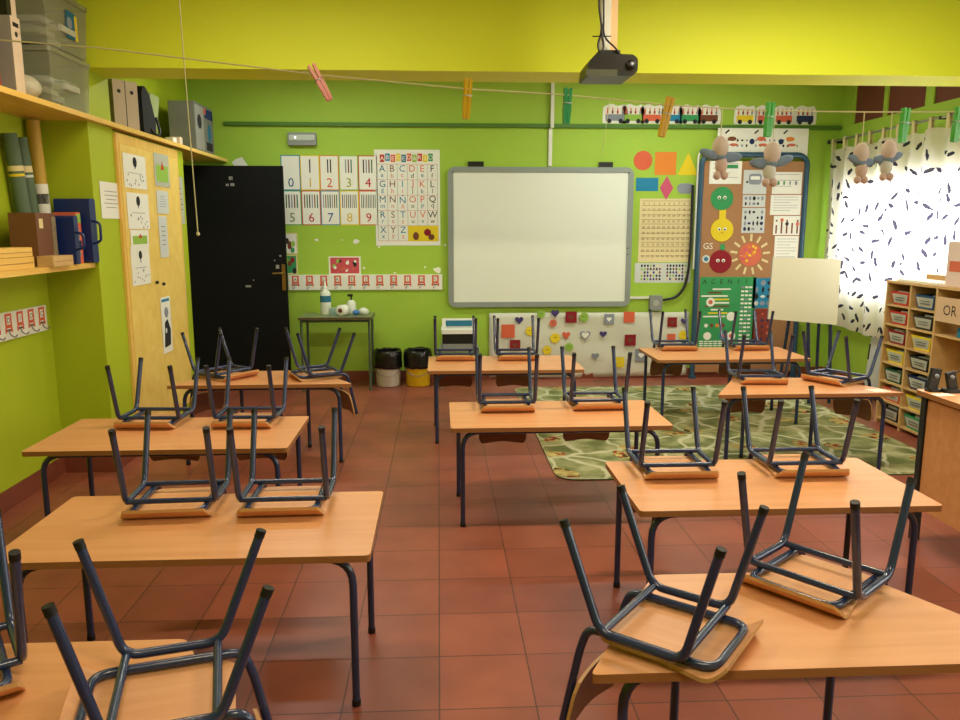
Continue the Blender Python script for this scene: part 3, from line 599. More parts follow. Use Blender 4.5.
# number cards
BORD = [BLUE, YEL, ORANGE, LGREEN, RED, GREEN, RED, BLUE, YEL, ORED]; NUMC = [C('num_blue', 30, 90, 130), C('num_yellow', 220, 180, 50), C('num_orange', 214, 96, 46), C('num_olive', 150, 160, 60), C('num_crimson', 190, 40, 60), C('num_olive2', 110, 130, 60), C('num_red', 180, 44, 50), C('num_blue2', 30, 80, 150), C('num_yellow2', 214, 186, 60), C('num_red2', 190, 50, 50)]
BARC = [INK, C('bar_green', 50, 110, 80), C('bar_brown', 120, 80, 50), GREYC]
for i in range(10):
    col, row = i % 5, i//5; W, H = 0.182, 0.325
    t = thing('number_card', 'white counting card with the large figure %d' % i, 'number card', bw(-1.40+col*W, 2.018-row*0.328, 0.001), 'counting cards on the far wall')
    MB().bb((-W/2+.001, -H/2, 0), (W/2-.001, H/2, 0.0015), BORD[i]).build('card_border', t)
    mb = MB(); mb.bb((-W/2+.009, -H/2+.008, 0.0015), (W/2-.009, H/2-.008, 0.002), PAPER)
    mb.build('card_face', t)
    mb = MB()
    if i:
        sp = min(0.026, 0.145/i); wd = sp*0.45
        for k in range(i): cx = (k-(i-1)/2)*sp; mb.bb((cx-wd/2, 0.0, 0.002), (cx+wd/2, 0.125, 0.0026), BARC[(k*3+i) % 4 if i > 2 else 0])
        mb.build('counting_bars', t)
    MB().text(str(i), 0, -0.09, 0.002, 0.085, NUMC[i]).build('figure', t)
# alphabet chart
cx, cz, W, H = wall_rect(374, 149.5, 440.5, 245.5)
t = thing('alphabet_chart', 'tall white alphabet chart with coloured heading tiles', 'chart', bw(cx, cz, 0.001))
MB().bb((-W/2, -H/2, 0), (W/2, H/2, 0.0015), PAPER).build('chart_sheet', t)
mb = MB(); hc = [RED, BLUE, ORED, YEL, TEAL, ORED, LGREEN, RED, YEL, GREEN]
for k, ch in enumerate('ABECEDARIO'):
    x = -W*.38+k*W*.082; y = H*.415+(0.006 if k % 2 else -0.004); mb.bb((x-.022, y-.035, .0015), (x+.022, y+.035, .002), hc[k]); mb.text(ch, x, y, .002, .04, PAPER)
mb.build('heading_tiles', t)
letters = list('ABCDEFGHIJKLMNÑOPQRSTUVWXYZ'); gx = MB(); gl = MB(); cw, chh = W*.92/6, H*.80/5
for r in range(6): gx.bb((-W*.46, H*.35-r*chh-.0015, .0015), (W*.46, H*.35-r*chh+.0015, .002), SALMON)
for c_ in range(7): gx.bb((-W*.46+c_*cw-.0012, -H*.45, .0015), (-W*.46+c_*cw+.0012, H*.35, .002), BARC[c_ % 2+1])
gx.build('chart_grid', t)
lc = [TEAL, BROWNC, BLUE, SALMON, ORED, INK]
for k, ch in enumerate(letters):
    x = -W*.46+(k % 6+.5)*cw; y = H*.35-(k//6)*chh; gl.text(ch, x, y-chh*.27, .0018, .062, lc[k % 6]); gl.text(ch.lower(), x, y-chh*.73, .0018, .045, lc[(k+2) % 6])
gl.build('chart_letters', t)
mb = MB(); mb.bb((-W*.46+3*cw, -H*.455, .002), (W*.47, H*.35-4*chh, .0026), YEL); mb.prism(circ(.03, 10, W*.12, -H*.4, .04), .0026, .003, BROWNC); mb.prism(circ(.035, 10, W*.30, -H*.36, .035), .0026, .003, DRED); mb.prism(circ(.03, 10, W*.36, -H*.41, .03), .0026, .003, BROWNC)
mb.build('chart_picture', t)
# emergency light
t = thing('emergency_light', 'small grey emergency light box high on the wall', 'light', bw(-1.275, 2.325, 0))
MB().prism(roundrect(0.265, 0.115, 0.012), 0, 0.05, GREYP).build('light_body', t)
mb = MB(); mb.prism(roundrect(0.235, 0.05, 0.01, 4, 0, 0.012), 0.05, 0.056, mat('diffuser_plastic', (190, 200, 190), 0.3)); mb.build('light_diffuser', t)
MB().prism(circ(0.008, 10, -0.06, 0.012), 0.056, 0.060, mat('status_led', (250, 255, 240), 0.3, emit=2)).build('status_led', t)
# small posters low on the wall
cx, cz, W, H = wall_rect(328.5, 256.5, 361, 274.5)
t = thing('picture_poster', 'small pink picture poster above the hook rack', 'poster', bw(cx, cz, 0.001))
mb = MB(); mb.bb((-W/2, -H/2, 0), (W/2, H/2, .001), PAPER); mb.bb((-W*.45, -H*.44, .001), (W*.45, H*.44, .0015), C('poster_pink', 206, 86, 92)); rnd = random.Random(5)
for k in range(16): x = rnd.uniform(-.35, .35)*W; y = rnd.uniform(-.3, .3)*H; mb.prism(circ(rnd.uniform(.008, .02), 9, x, y), .0015, .0019+.00002*k, [PAPER, INK, LGREEN, PAPER, SALMON][k % 5])
mb.build('poster_sheet', t)
for y0, y1, m1, lb in ((233, 254, PAPER, 'upper small picture sheet beside the edge of the black door'), (255, 274, GREEN, 'lower small green picture sheet beside the edge of the black door')):
    cx, cz, W, H = wall_rect(282, y0, 298, y1)
    mb = MB(); mb.bb((-W/2, -H/2, 0), (W/2, H/2, .001), CREAM); mb.bb((-W*.45, -H*.45, .001), (W*.42, H*.45, .0014), m1)
    for k in range(5): mb.prism(circ(.02, 8, rnd.uniform(-.2, .3)*W, rnd.uniform(-.35, .35)*H, .03), .0014, .0018+.00002*k, [INK, DRED, LGREEN, BROWNC, GREEN][k])
    tag(mb.build('picture_sheet', None, bw(cx, cz, 0.001)), lb, 'picture sheet', 'picture sheets beside the black door')
# paint chips (bare plaster showing)
def blob(r, rnd, n=9): return [(r*rnd.uniform(.5, 1.2)*math.cos(2*PI*k/n)*1.2, r*rnd.uniform(.5, 1.1)*math.sin(2*PI*k/n)) for k in range(n)]
rnd = random.Random(11)
for k, (x, y, r) in enumerate(((316.5, 240, .018), (356, 241, .032), (379, 247, .01), (342, 240, .008), (438, 270, .038), (425, 267, .012), (364, 268, .012), (395, 273, .012), (445, 245, .012), (241, 165, .07))):
    p = onplane(x, y, 1, YB); MB().prism(blob(r, rnd), 0, .0012, PAPER).build('paint_chip', None, bw(p.x, p.z, 0.0), kind='structure')
# conduit
t = thing('cable_conduit', 'white vertical cable conduit above the whiteboard', 'conduit', bw(1.075, 2.09, 0))
MB().bb((-0.017, 0, 0), (0.017, 0.35, 0.025), WHITE).build('lower_duct', t); MB().bb((-0.005, 0.35, 0.032), (0.027, 0.9, 0.057), WHITE).build('upper_duct', t)
# whiteboard
t = thing('whiteboard', 'wide interactive whiteboard in a rounded grey frame', 'whiteboard', bw(0.99, 1.405, 0.0))
BWd, BHt = 1.80, 1.345
fr = MB(); o = roundrect(BWd, BHt, 0.07, 6); i_ = roundrect(BWd-0.105, BHt-0.10, 0.008, 6); n = len(o)
V = [(x, y, 0.0) for x, y in o]+[(x, y, 0.045) for x, y in o]+[(x, y, 0.045) for x, y in i_]+[(x, y, 0.034) for x, y in i_]
fr.add(V, [(k+j*n, (k+1) % n+j*n, (k+1) % n+(j+1)*n, k+(j+1)*n) for j in range(3) for k in range(n)], mat('board_frame_grey', (142, 150, 144), 0.4))
fr.build('board_frame', t)
MB().bb((-BWd/2+.04, -BHt/2+.04, 0.004), (BWd/2-.04, BHt/2-.04, 0.036), mat('board_white', (232, 236, 222), 0.3, spec=0.4)).build('writing_surface', t)
for x in (-0.63, 0.62): MB().bb((x-0.075 if x < 0 else x-0.06, BHt/2-.01, 0.0), (x+0.075, BHt/2+.05, 0.03), BLACK).build('wall_bracket', t)
cnm = MB()
for x, y in ((-.85, .62), (.85, .62), (.86, -.1), (.86, -.16)): cnm.prism(circ(.007, 8, x, y), .045, .047, BLACK)
cnm.build('frame_buttons', t)
# socket box, duct and black cable
t = thing('socket_box', 'grey wall socket box to the side below the whiteboard', 'socket box', bw(2.15, 0.765, 0))
MB().prism(roundrect(0.125, 0.15, 0.01), 0, 0.06, GREYP).build('box_body', t)
mb = MB(); mb.bb((-0.255, 0.04, 0), (-0.0626, 0.062, 0.02), WHITE); mb.build('white_duct', t)
MB().prism(circ(.03, 14), .06, .064, mat('socket_face', (170, 172, 165), .4)).build('socket_face', t)
P = [onplane(x, y, 1, YB-0.03) for x, y in ((663, 300), (676, 298), (685, 287), (689, 268), (691, 240), (692, 210), (693, 185))]
tag(MB().tube(fillet(P, 0.1, 4), 0.014, BLACK).build('black_cable'), 'thick black cable curving up from the socket box beside the corkboard', 'cable')
# shape cut-outs
def cut(name, label, px, py, pts, m, extra=None, Y=YB, grp='shape cut-outs on the far wall', cat='cut-out'):
    p = onplane(px, py, 1, Y); mb = MB().prism(pts, 0, .002, m)
    if extra: extra(mb)
    return tag(mb.build(name, None, frame((p.x, Y-0.0005, p.z), (1, 0, 0), (0, 0, 1))), label, cat, grp)
cut('circle_cutout', 'orange-red paper circle on the wall beside the whiteboard', 643, 160.5, circ(.092, 28), ORED)
cut('square_cutout', 'orange paper square on the wall beside the whiteboard', 665.5, 163.5, [(-.105, -.108), (.105, -.108), (.105, .108), (-.105, .108)], ORANGE)
cut('triangle_cutout', 'yellow paper triangle on the wall', 688, 164, [(-.10, -.105), (.10, -.105), (0, .11)], YEL)
cut('rectangle_cutout', 'blue paper rectangle on the wall', 647, 184.5, [(-.11, -.063), (.11, -.063), (.11, .063), (-.11, .063)], BLUE)
cut('diamond_cutout', 'pink paper diamond on the wall', 666.5, 188, [(0, -.115), (.067, 0), (0, .115), (-.067, 0)], PINK)
cut('oval_cutout', 'grey paper oval on the wall', 685.5, 188.5, roundrect(.165, .10, .049, 6), GREYC)
# cream number grid and picture grid
cx, cz, W, H = wall_rect(640, 198.5, 691, 262)
mb = MB(); mb.bb((-W/2, -H/2, 0), (W/2, H/2, .001), CREAM)
for r in range(13): mb.bb((-W*.46, H*.46-r*H*.072, .001), (W*.46, H*.46-r*H*.072+.003, .0014), BARC[2])
t = tag(mb.build('number_grid_chart', None, bw(cx, cz, 0.001)), 'cream number grid chart under the shape cut-outs', 'chart')
mb = MB()
for r in range(10):
    for k in range(10): mb.text(str(r*10+k), -W*.42+k*W*.093, H*.42-r*H*.092, .0014, .022, BROWNC)
mb.build('grid_numbers', t, M=Matrix.Identity(4))
cx, cz, W, H = wall_rect(635, 263, 690, 282.5)
mb = MB(); mb.bb((-W/2, -H/2, 0), (W/2, H/2, .001), PAPERG); rnd = random.Random(2)
for gx0 in (-.40, .06):
    for r in range(5):
        for k in range(7): mb.prism(circ(.011, 6, W*(gx0+.022+k*.054), H*(.36-r*.17), .014), .001, .0014, [INK, INK, LGREEN, PURP, BROWNC, CREAM][rnd.randrange(6)])
tag(mb.build('picture_grid_sheet', None, bw(cx, cz, 0.0025)), 'grey sheet with two grids of tiny pictures below the cream chart', 'chart')
# train of wagons
TY = YB-0.002
for k, (x, m, w) in enumerate(((615, GREYC, 30), (633, LGREEN, 28), (652, ORED, 28), (672, BLUE, 26), (690, GREEN, 27), (709, BROWNC, 28), (745, YEL, 27), (765, SALMON, 24), (784, ORED, 26), (805, NAVYC, 27))):
    p = onplane(x, 118, 1, TY); s = .0100*w*.41; mb = MB(); rnd = random.Random(k)
    mb.prism(round_poly([(-s, -.085), (s, -.085), (s*1.02, .03), (s*.75, .095), (s*.2, .075), (-s*.3, .10), (-s*.95, .07)], .02), 0, .0015, PAPER)
    mb.bb((-s*.75, -.06, .0015), (s*.75, 0.0, .0022), m); mb.prism(circ(.022, 10, -s*.45, -.062), .0022, .003, INK); mb.prism(circ(.022, 10, s*.45, -.062), .0022, .003, INK)
    for q in range(4): mb.prism(circ(.010, 8, s*(-.6+.4*q), .02, .018), .0015, .0022, [SALMON, BROWNC, RED, GREYC][q]); mb.bb((s*(-.6+.4*q)-.004, .035, .0015), (s*(-.6+.4*q)+.006, .06, .002), SALMON)
    cn = ['grey', 'pale green', 'orange-red', 'blue', 'green', 'brown', 'yellow', 'salmon', 'red', 'navy'][k]
    tag(mb.build('train_wagon_cutout', None, frame((p.x, TY, 2.575), (1, 0, 0), (0, 0, 1))), ('%s train wagon cut-out, in the run of six wagons' % cn) if k < 6 else ('%s train wagon cut-out, in the run of four above the white sheet' % cn), 'cut-out', 'train wagons along the wall ledge')
# mural
cx, W = 1.495, 2.01
mb = MB(); nx, nz = 40, 12; P = []; rnd = random.Random(4)
for j in range(nz+1):
    for k in range(nx+1):
        u, v = k/nx, j/nz; x = -W/2+W*u; z = .05+(.62+.0*u)*v-(.04*(1-v)*(1-abs(u-.45))); y = .014+.010*math.sin(9*u+5*v)*math.sin(4*v+2)+rnd.uniform(-.003, .003)
        P.append((x, z, max(y, .003)))
mb.add(P, [(j*(nx+1)+k, j*(nx+1)+k+1, (j+1)*(nx+1)+k+1, (j+1)*(nx+1)+k) for j in range(nz) for k in range(nx)], mat('mural_paper', (214, 214, 196), 0.75), True)
mural = thing('paper_mural', 'long crinkled white paper mural with hearts, suns and squares stuck on, under the whiteboard', 'mural', bw(cx, 0, 0.006))
mp = mb.build('mural_sheet', mural); sm = mp.modifiers.new('t', 'SOLIDIFY'); sm.thickness = .0015
def heart(s):
    out = []
    for k in range(24):
        a = 2*PI*k/24; out.append((s*math.sin(a)**3, s*(.8125*math.cos(a)-.3125*math.cos(2*a)-.125*math.cos(3*a)-.0625*math.cos(4*a))))
    return out[::-1]
def star(r, n, k=.65): return [((r if q % 2 == 0 else r*k)*math.cos(PI*q/n), (r if q % 2 == 0 else r*k)*math.sin(PI*q/n)) for q in range(2*n)]
def sq(s): return [(-s, -s), (s, -s), (s, s), (-s, s)]
for typ, x, y, s, m in (('s', 508, 331, .066, ORED), ('s', 515, 345, .052, DRED), ('s', 571, 317, .056, DRED), ('s', 629, 317, .055, ORED), ('s', 630, 340, .056, DRED), ('s', 672, 322, .048, DRED), ('s', 671, 338, .042, ORED), ('s', 619, 362, .052, YEL),
    ('s', 609, 319, .05, GREYC), ('h', 519, 320, .042, PURP), ('h', 555, 313, .042, PURP), ('h', 603, 334, .038, PURP), ('h', 566, 335, .042, ORED), ('h', 595, 356, .040, GREYC), ('h', 684, 321, .036, PURP), ('h', 585, 335, .054, GREYC),
    ('u', 530, 331, .052, YEL), ('u', 555, 338, .056, YEL), ('u', 547, 350, .05, YEL), ('u', 683, 335, .052, YEL), ('u', 541, 314, .045, LGREEN), ('u', 584, 317, .052, LGREEN), ('u', 569, 347, .048, LGREEN), ('u', 553, 323, .042, SALMON), ('s', 641, 355, .062, GREYC)):
    p = onplane(x, y, 1, YB-.03); M = frame((p.x-cx, p.z, .032), (1, 0, 0), (0, 1, 0))
    mb = MB().prism({'s': sq(s), 'h': heart(s), 'u': star(s, 9, .8)}[typ], 0, .0015, m)
    if typ == 'u': mb.prism(circ(s*.45, 12), .0015, .002, m); mb.prism(circ(s*.1, 6, -s*.2, s*.1), .002, .0025, INK); mb.prism(circ(s*.1, 6, s*.2, s*.1), .002, .0025, INK)
    if typ == 's' and m in (GREYC, DRED): mb.prism(heart(s*.5), .0015, .002, PAPER if m is GREYC else BROWNC)
    if typ == 'h' and s > .05: mb.prism(heart(s*.7), .0015, .002, PAPER)
    mb.build({'s': 'square_cutout', 'h': 'heart_cutout', 'u': 'sun_cutout'}[typ], mural, M)

# ------------------------------------------------------------------ corkboard standing before the wall
CY = 7.60
t = thing('corkboard', 'tall freestanding corkboard in a rounded blue frame', 'corkboard', frame((3.07, CY, 0), (1, 0, 0), (0, 0, 1)))
CB = mat('blue_frame', (46, 84, 108), 0.4)
MB().bb((-.50, .06, -.01), (.50, 2.14, .0), mat('cork', (170, 126, 88), 0.9, spec=.1, noise=.12, nscale=60)).build('cork_panel', t)
MB().tube(fillet([(-.522, .03, 0), (-.522, 2.2, 0), (.522, 2.2, 0), (.522, .03, 0)], .11, 6), .026, CB, 8).build('blue_frame', t)
pp = fillet([(-.555, 1.1, -.01), (-.555, 2.24, -.01), (-.40, 2.24, -.01)], .1); MB().tube(pp, .010, WHITE).build('edge_cable', t, label='thin white cable on the frame edge')
for x in (-.522, .522): MB().bb((x-.03, 0, -.03), (x+.03, .03, .03), CB).build('foot', t)
PY = CY-.003
def pin(name, label, x0, y0, x1, y1, base, draw=None, cat='paper', grp=None, dz=0.0):
    cx, cz, W, H = wall_rect(x0, y0, x1, y1, PY-dz); mb = MB(); mb.bb((-W/2, -H/2, 0), (W/2, H/2, .0012), base)
    if draw: draw(mb, W, H)
    return tag(mb.build(name, None, frame((cx, PY-dz, cz), (1, 0, 0), (0, 0, 1))), label, cat, grp)
def lines(mb, W, H, n=6, m=None, z=.0012):
    for k in range(n): mb.bb((-W*.4, H*(.38-.8*k/n), z), (W*(.4-.25*(k % 3 == 2)), H*(.38-.8*k/n)+.004, z+.0004), m or GREYC)
def marks(mb, W, H, nx, ny, cols, seed=1, s=.5, z=.0012):
    r = random.Random(seed)
    for j in range(ny):
        for k in range(nx):
            if r.random() < .86: a, b = W*.45/nx*s*r.uniform(.6, 1.3), H*.45/ny*s*r.uniform(.6, 1.3); mb.prism(circ(a, 6, W*(-.45+.9*(k+.5)/nx), H*(-.45+.9*(j+.5)/ny), b), z, z+.0004, cols[r.randrange(len(cols))])
pin('notice_sheet', 'white notice with a green bar near the top of the corkboard', 710, 161, 741, 184, PAPER, lambda m, W, H: (lines(m, W, H, 4), m.bb((0, H*.2, .0012), (W*.38, H*.34, .0018), GREEN)))
pin('bus_sheet', 'grey sheet with a drawn bus in the middle of the corkboard', 744, 170, 766, 194, PAPERG, lambda m, W, H: (m.prism(roundrect(W*.55, H*.45, .03, 4, 0, H*.12), .0012, .0018, GREYC), m.prism(roundrect(W*.4, H*.15, .01, 3, 0, H*.17), .0018, .0022, PAPER), marks(m, W, H*.25, 4, 1, [INK], 3)))
pin('worksheet', 'grey worksheet of small pictures just under the bus sheet', 743, 195, 765, 207, PAPERG, lambda m, W, H: marks(m, W, H, 5, 2, [INK, GREYC], 4, .8))
pin('worksheet', 'lowest grey worksheet of small figures, above the orange sun', 742.5, 208, 764, 233, PAPERG, lambda m, W, H: marks(m, W, H, 5, 4, [INK, GREYC, NAVYC], 5, .7))
pin('chart_sheet', 'white sheet with columns of bars at the top corner of the corkboard', 773, 172, 801, 194, PAPER, lambda m, W, H: (lines(m, W, H, 3), marks(m, W*.9, H*.5, 4, 1, [GREYC, GREEN], 6, .5)))
pin('chart_sheet', 'white sheet with pale writing below the sheet of bars', 771, 195, 800, 215, PAPER, lambda m, W, H: lines(m, W, H, 6))
def fringe(m, W, H):
    r = random.Random(8)
    for k in range(5): m.bb((-W*.42+k*W*.2, -H*.42, .0012), (-W*.36+k*W*.2, H*.3, .0018), BROWNC); m.prism(circ(W*.07, 7, -W*.39+k*W*.2, H*.3*r.uniform(.2, 1)), .0018, .0024, [PAPER, SALMON, INK][k % 3])
pin('flower_sheet', 'fringed sheet of little stalks and flowers on the corkboard', 774, 216, 799, 235, PAPER, fringe)
pin('notice_sheet', 'white ruled sheet pinned low, just over the easel board', 775, 236, 797, 262, PAPER, lambda m, W, H: lines(m, W, H, 7))
def face(mb, c, r):
    for s in (-1, 1): mb.prism(circ(r*.15, 10, c[0]+s*r*.24, c[1]+r*.08), .0024, .003, PAPER); mb.prism(circ(r*.08, 8, c[0]+s*r*.24, c[1]+r*.04), .003, .0036, INK)
    mb.bb((c[0]-r*.1, c[1]-r*.26, .0024), (c[0]+r*.1, c[1]-r*.22, .003), BROWNC)
def disc(name, label, x, y, r, m, extra=None, n=24):
    p = onplane(x, y, 1, PY); mb = MB().prism(star(r, n, .96), 0, .0024, m); face(mb, (0, 0), r)
    if extra: extra(mb)
    return tag(mb.build(name, None, frame((p.x, PY, p.z), (1, 0, 0), (0, 0, 1))), label, 'cut-out', 'face cut-outs on the corkboard')
disc('face_cutout', 'round green face cut-out on the corkboard', 722, 198.5, .115, GREEN, lambda m: [m.box((0.1*math.cos(a), 0.1*math.sin(a), .0026), (.004, .04, .0006), LIMED, Matrix.Rotation(a, 3, 'Z')) for a in (.6, 2.2, 3.6, 5.2)])
disc('face_cutout', 'yellow face cut-out with a neck on the corkboard', 722, 230, .115, YEL, lambda m: m.bb((-.035, .10, 0), (.03, .23, .0012), YEL))
disc('face_cutout', 'round dark red face cut-out on the corkboard', 720.5, 261.5, .115, DRED, lambda m: m.bb((-.01, .11, 0), (.035, .17, .0012), GREEN))
p = onplane(750, 254.5, 1, PY); mb = MB().prism(circ(.115, 24), .0, .003, SALMON); rnd = random.Random(9)
for k in range(30): a = rnd.uniform(0, 6.28); r = rnd.uniform(0, .095); mb.prism(circ(.014, 6, r*math.cos(a), r*math.sin(a)), .003, .0035+.00002*k, [ORANGE, YEL, SALMON, PINK][k % 4])
for k in range(13): a = 2*PI*k/13+.1; mb.box((.165*math.cos(a), .165*math.sin(a), .001), (.07, .022, .002), CREAM, Matrix.Rotation(a, 3, 'Z'))
tag(mb.build('sun_cutout', None, frame((p.x, PY, p.z), (1, 0, 0), (0, 0, 1))), 'orange paper sun with cream rays on the corkboard', 'cut-out')
for k, (x, y, r, m1) in enumerate(((706, 259, .04, PAPERG),)):
    p = onplane(x, y, 1, PY); tag(MB().prism(circ(r, 16), 0, .002, m1).prism(circ(r*.55, 12), .002, .003, TEAL).build('paper_badge', None, frame((p.x, PY, p.z), (1, 0, 0), (0, 0, 1))), 'small round grey badge beside the dark red face', 'badge')
p = onplane(708, 246, 1, PY); tag(MB().text('GS', 0, 0, 0, .06, PAPER, depth=.0015).build('paper_letters', None, frame((p.x, PY, p.z), (1, 0, 0), (0, 0, 1))), 'small white curly letters beside the yellow face', 'letters')
def greenposter(m, W, H):
    for k, ch in enumerate('ACENII'): m.text(ch, -W*.42+k*W*.15, H*.44, .0012, .045, INK)
    r = random.Random(6)
    for k in range(9): m.bb((-W*.47+r.uniform(0, .25)*W, H*(.33-.045*k), .0012), (-W*.18+r.uniform(0, .28)*W, H*(.35-.045*k), .0016), [PAPER, BROWNC, PAPER, YEL][k % 4])
    for a, b, c, d in ((-.3, .17, .045, PAPER), (.08, -.02, .045, PAPER), (-.33, -.28, .04, PAPER), (-.05, -.28, .04, BLUE), (.1, -.28, .045, PAPER)):
        m.prism(circ(c, 14, a*W, b*H), .0016, .002, d); m.prism(circ(c*.5, 10, a*W, b*H), .002, .0024, [SALMON, ORANGE, GREYC, PAPER, GREYC][int(abs(a*100)) % 5])
    for k in range(4): m.prism(circ(.02, 8, -W*(.36-.1*k), -H*.14), .0012, .0018, [PAPER, BROWNC, ORANGE, DRED][k])
    for j in range(5):
        for k in range(6): m.bb((-W*.47+k*W*.085, -H*(.36+.028*j), .0012), (-W*.40+k*W*.085, -H*(.345+.028*j), .0016), PAPER)
    for j in range(16):
        for k in range(3): m.bb((W*(.24+.07*k), H*(.36-.053*j)-.006, .0012), (W*(.295+.07*k), H*(.36-.053*j)+.012, .0016), PAPER if (j*3+k) % 5 else GREYC)
pin('activity_poster', 'large green poster crowded with small labels on the lower corkboard', 700.5, 277, 752, 352, GREEN, greenposter, 'poster')
pin('activity_poster', 'narrow blue poster beside the green one', 753.5, 278, 772, 308, BLUE, lambda m, W, H: marks(m, W, H, 3, 4, [PAPERG, INK, GREYC], 12, .7), 'poster')
pin('activity_poster', 'narrow brownish red poster below the blue one', 753.2, 309, 770, 344, C('brick_card', 140, 62, 50), lambda m, W, H: marks(m, W, H, 3, 5, [INK, SALMON, NAVYC], 13, .45), 'poster')
def tips(m, W, H):
    for k, x in enumerate((-.34, -.02, .30)):
        m.prism(circ(W*.05, 10, x*W, H*.14, H*.08), .0012, .0018, [BROWNC, SALMON, ORANGE][k]); m.prism(circ(W*.03, 8, (x-.1)*W, H*.05, H*.1), .0012, .0018, NAVYC); m.box((x*W-.05, H*.38, .0014), (.05, .015, .0006), INK, Matrix.Rotation(.7, 3, 'Z')); m.prism(circ(W*.05, 9, (x+.02)*W, -H*.06, H*.05), .0012, .0018, SALMON)
    marks(m, W*.98, H*.95, 15, 6, [INK, GREYC, BROWNC, SALMON, PAPER, PAPER], 14, .5, .0005)
    marks(m, W*.9, H*.4, 16, 2, [INK, GREYC], 15, .5)
cx, cz, W, H = wall_rect(718, 128, 807, 158, YB-.04); mb = MB(); mb.bb((-W/2, -H/2, 0), (W/2, H/2, .0012), PAPER); tips(mb, W, H)
tag(mb.build('picture_sheet', None, frame((cx, YB-.04, cz), (1, 0, 0), (0, 0, 1))), 'wide white picture sheet above the corkboard', 'poster')

# ------------------------------------------------------------------ side table with bottles, bins, printer
GT2 = mat('grey_green_laminate', (118, 130, 92), 0.35); GTM = mat('grey_green_tube', (74, 92, 72), 0.4)
t = thing('side_table', 'grey-green side table against the wall near the black door', 'table', at(-0.96, 7.33, 0))
MB().prism(round_poly([(-.335, -.21), (.335, -.21), (.335, .21), (-.335, .21)], .02), .672, .694, GT2, mat('dark_edge', (88, 74, 50), .5)).build('tabletop', t)
for sx in (-1, 1):
    for sy in (-1, 1): MB().tube([(sx*.31, sy*.17, 0), (sx*.31, sy*.17, .672)], .012, GTM).build('leg', t)
mb = MB()
for sy in (-1, 1): mb.tube([(-.31, sy*.17, .655), (.31, sy*.17, .655)], .011, GTM)
for sx in (-1, 1): mb.tube([(sx*.31, -.17, .655), (sx*.31, .17, .655)], .011, GTM)
mb.build('table_frame', t)
TZ = .6945
BOT = mat('white_bottle', (220, 226, 210), 0.35)
t = thing('spray_bottle', 'tall white bottle with a teal label on the side table', 'bottle', at(-1.07, 7.36, TZ))
MB().lathe([(0.0001, 0), (.048, 0), (.05, .01), (.05, .19), (.044, .215), (.02, .235), (.018, .25)], BOT, n=16).build('bottle_body', t)
MB().lathe([(.02, .245), (.02, .262), (.008, .27), (.007, .31), (.0001, .31)], BOT, n=12).build('bottle_cap', t)
MB().lathe([(.0508, .12), (.0508, .18)], TEAL, n=16).build('bottle_label', t)
t = thing('pump_bottle', 'white pump bottle with a black pump head on the side table', 'bottle', at(-.835, 7.40, TZ))
MB().lathe([(0.0001, 0), (.046, 0), (.048, .008), (.044, .10), (.03, .125), (.014, .135)], BOT, n=14).build('bottle_body', t)
mb = MB(); mb.tube([(0, 0, .13), (0, 0, .17)], .008, BLACK); mb.box((-.008, 0, .178), (.05, .024, .022), BLACK); mb.build('pump_head', t)
tag(MB().prism(roundrect(.085, .07, .01), 0, .065, mat('pale_teal_plastic', (150, 180, 176), .4)).build('wipes_box', None, at(-.985, 7.34, TZ)), 'pale teal box between the tall bottle and the tape roll', 'box')
t = thing('paper_towel_roll', 'white towel roll lying on the side table with its dark core facing out', 'roll', frame((-.90, 7.26, TZ+.051), (0, 1, 0), (0, 0, 1)))
MB().lathe([(.022, -.05), (.05, -.05), (.05, .05), (.022, .05), (.022, -.05)], PAPER, n=20, tf=Matrix.Rotation(math.radians(68), 4, 'Y')).build('towel', t)
MB().lathe([(.0001, -.049), (.021, -.049), (.021, .049), (.0001, .049)], BROWNC, n=16, tf=Matrix.Rotation(math.radians(68), 4, 'Y')).build('core', t)
t = thing('crumpled_wipes', 'crumpled white and blue wipes packet at the end of the side table', 'wipes', at(-.74, 7.30, TZ))
MB().ball((.03, 0, .035), (.05, .04, .036), BOT, 10).build('packet', t); MB().ball((-.04, -.01, .026), (.034, .03, .026), mat('blue_wrapper', (60, 120, 190), .4), 10).build('blue_end', t)
def bin_(label, x, m):
    t = thing('waste_bin', label, 'bin', at(x, 7.40, 0), 'bins with black liners by the wall')
    MB().lathe([(.0001, .002), (.108, .002), (.114, .01), (.120, .22), (.124, .225), (.120, .215), (.105, .02), (.0001, .02)], m, n=26).build('bucket', t)
    r = random.Random(int(x*100)); prof = [(.114, .33), (.124, .35), (.132, .33), (.135, .28), (.132, .20), (.133, .18)]; mb = MB(); n = 36; P = []
    for a, z in prof:
        for k in range(n): q = 1+.02*math.sin(k*2.3+z*40)+r.uniform(-.015, .015); P.append((a*q*math.cos(2*PI*k/n), a*q*math.sin(2*PI*k/n), z+r.uniform(-.006, .006)))
    mb.add(P, [(i*n+k, i*n+(k+1) % n, (i+1)*n+(k+1) % n, (i+1)*n+k) for i in range(len(prof)-1) for k in range(n)], mat('bin_liner', (16, 17, 16), .25, spec=.6), True)
    mb.add([(.114*math.cos(2*PI*k/n), .114*math.sin(2*PI*k/n), .27) for k in range(n)], [tuple(range(n))], MATS['bin_liner']); lo = mb.build('bin_liner', t); s = lo.modifiers.new('t', 'SOLIDIFY'); s.thickness = .002
    MB().tube([(.127*math.cos(a), .127*math.sin(a), .20-.09*math.sin(a-PI)) for a in [PI+PI*k/10 for k in range(11)]], .003, STEEL, 6).build('bucket_handle', t)
bin_('white bucket bin with a black liner', -.50, mat('white_bucket', (214, 212, 200), .4))
bin_('bright yellow bucket bin with a black liner', -.212, mat('yellow_bucket', (232, 196, 20), .4))
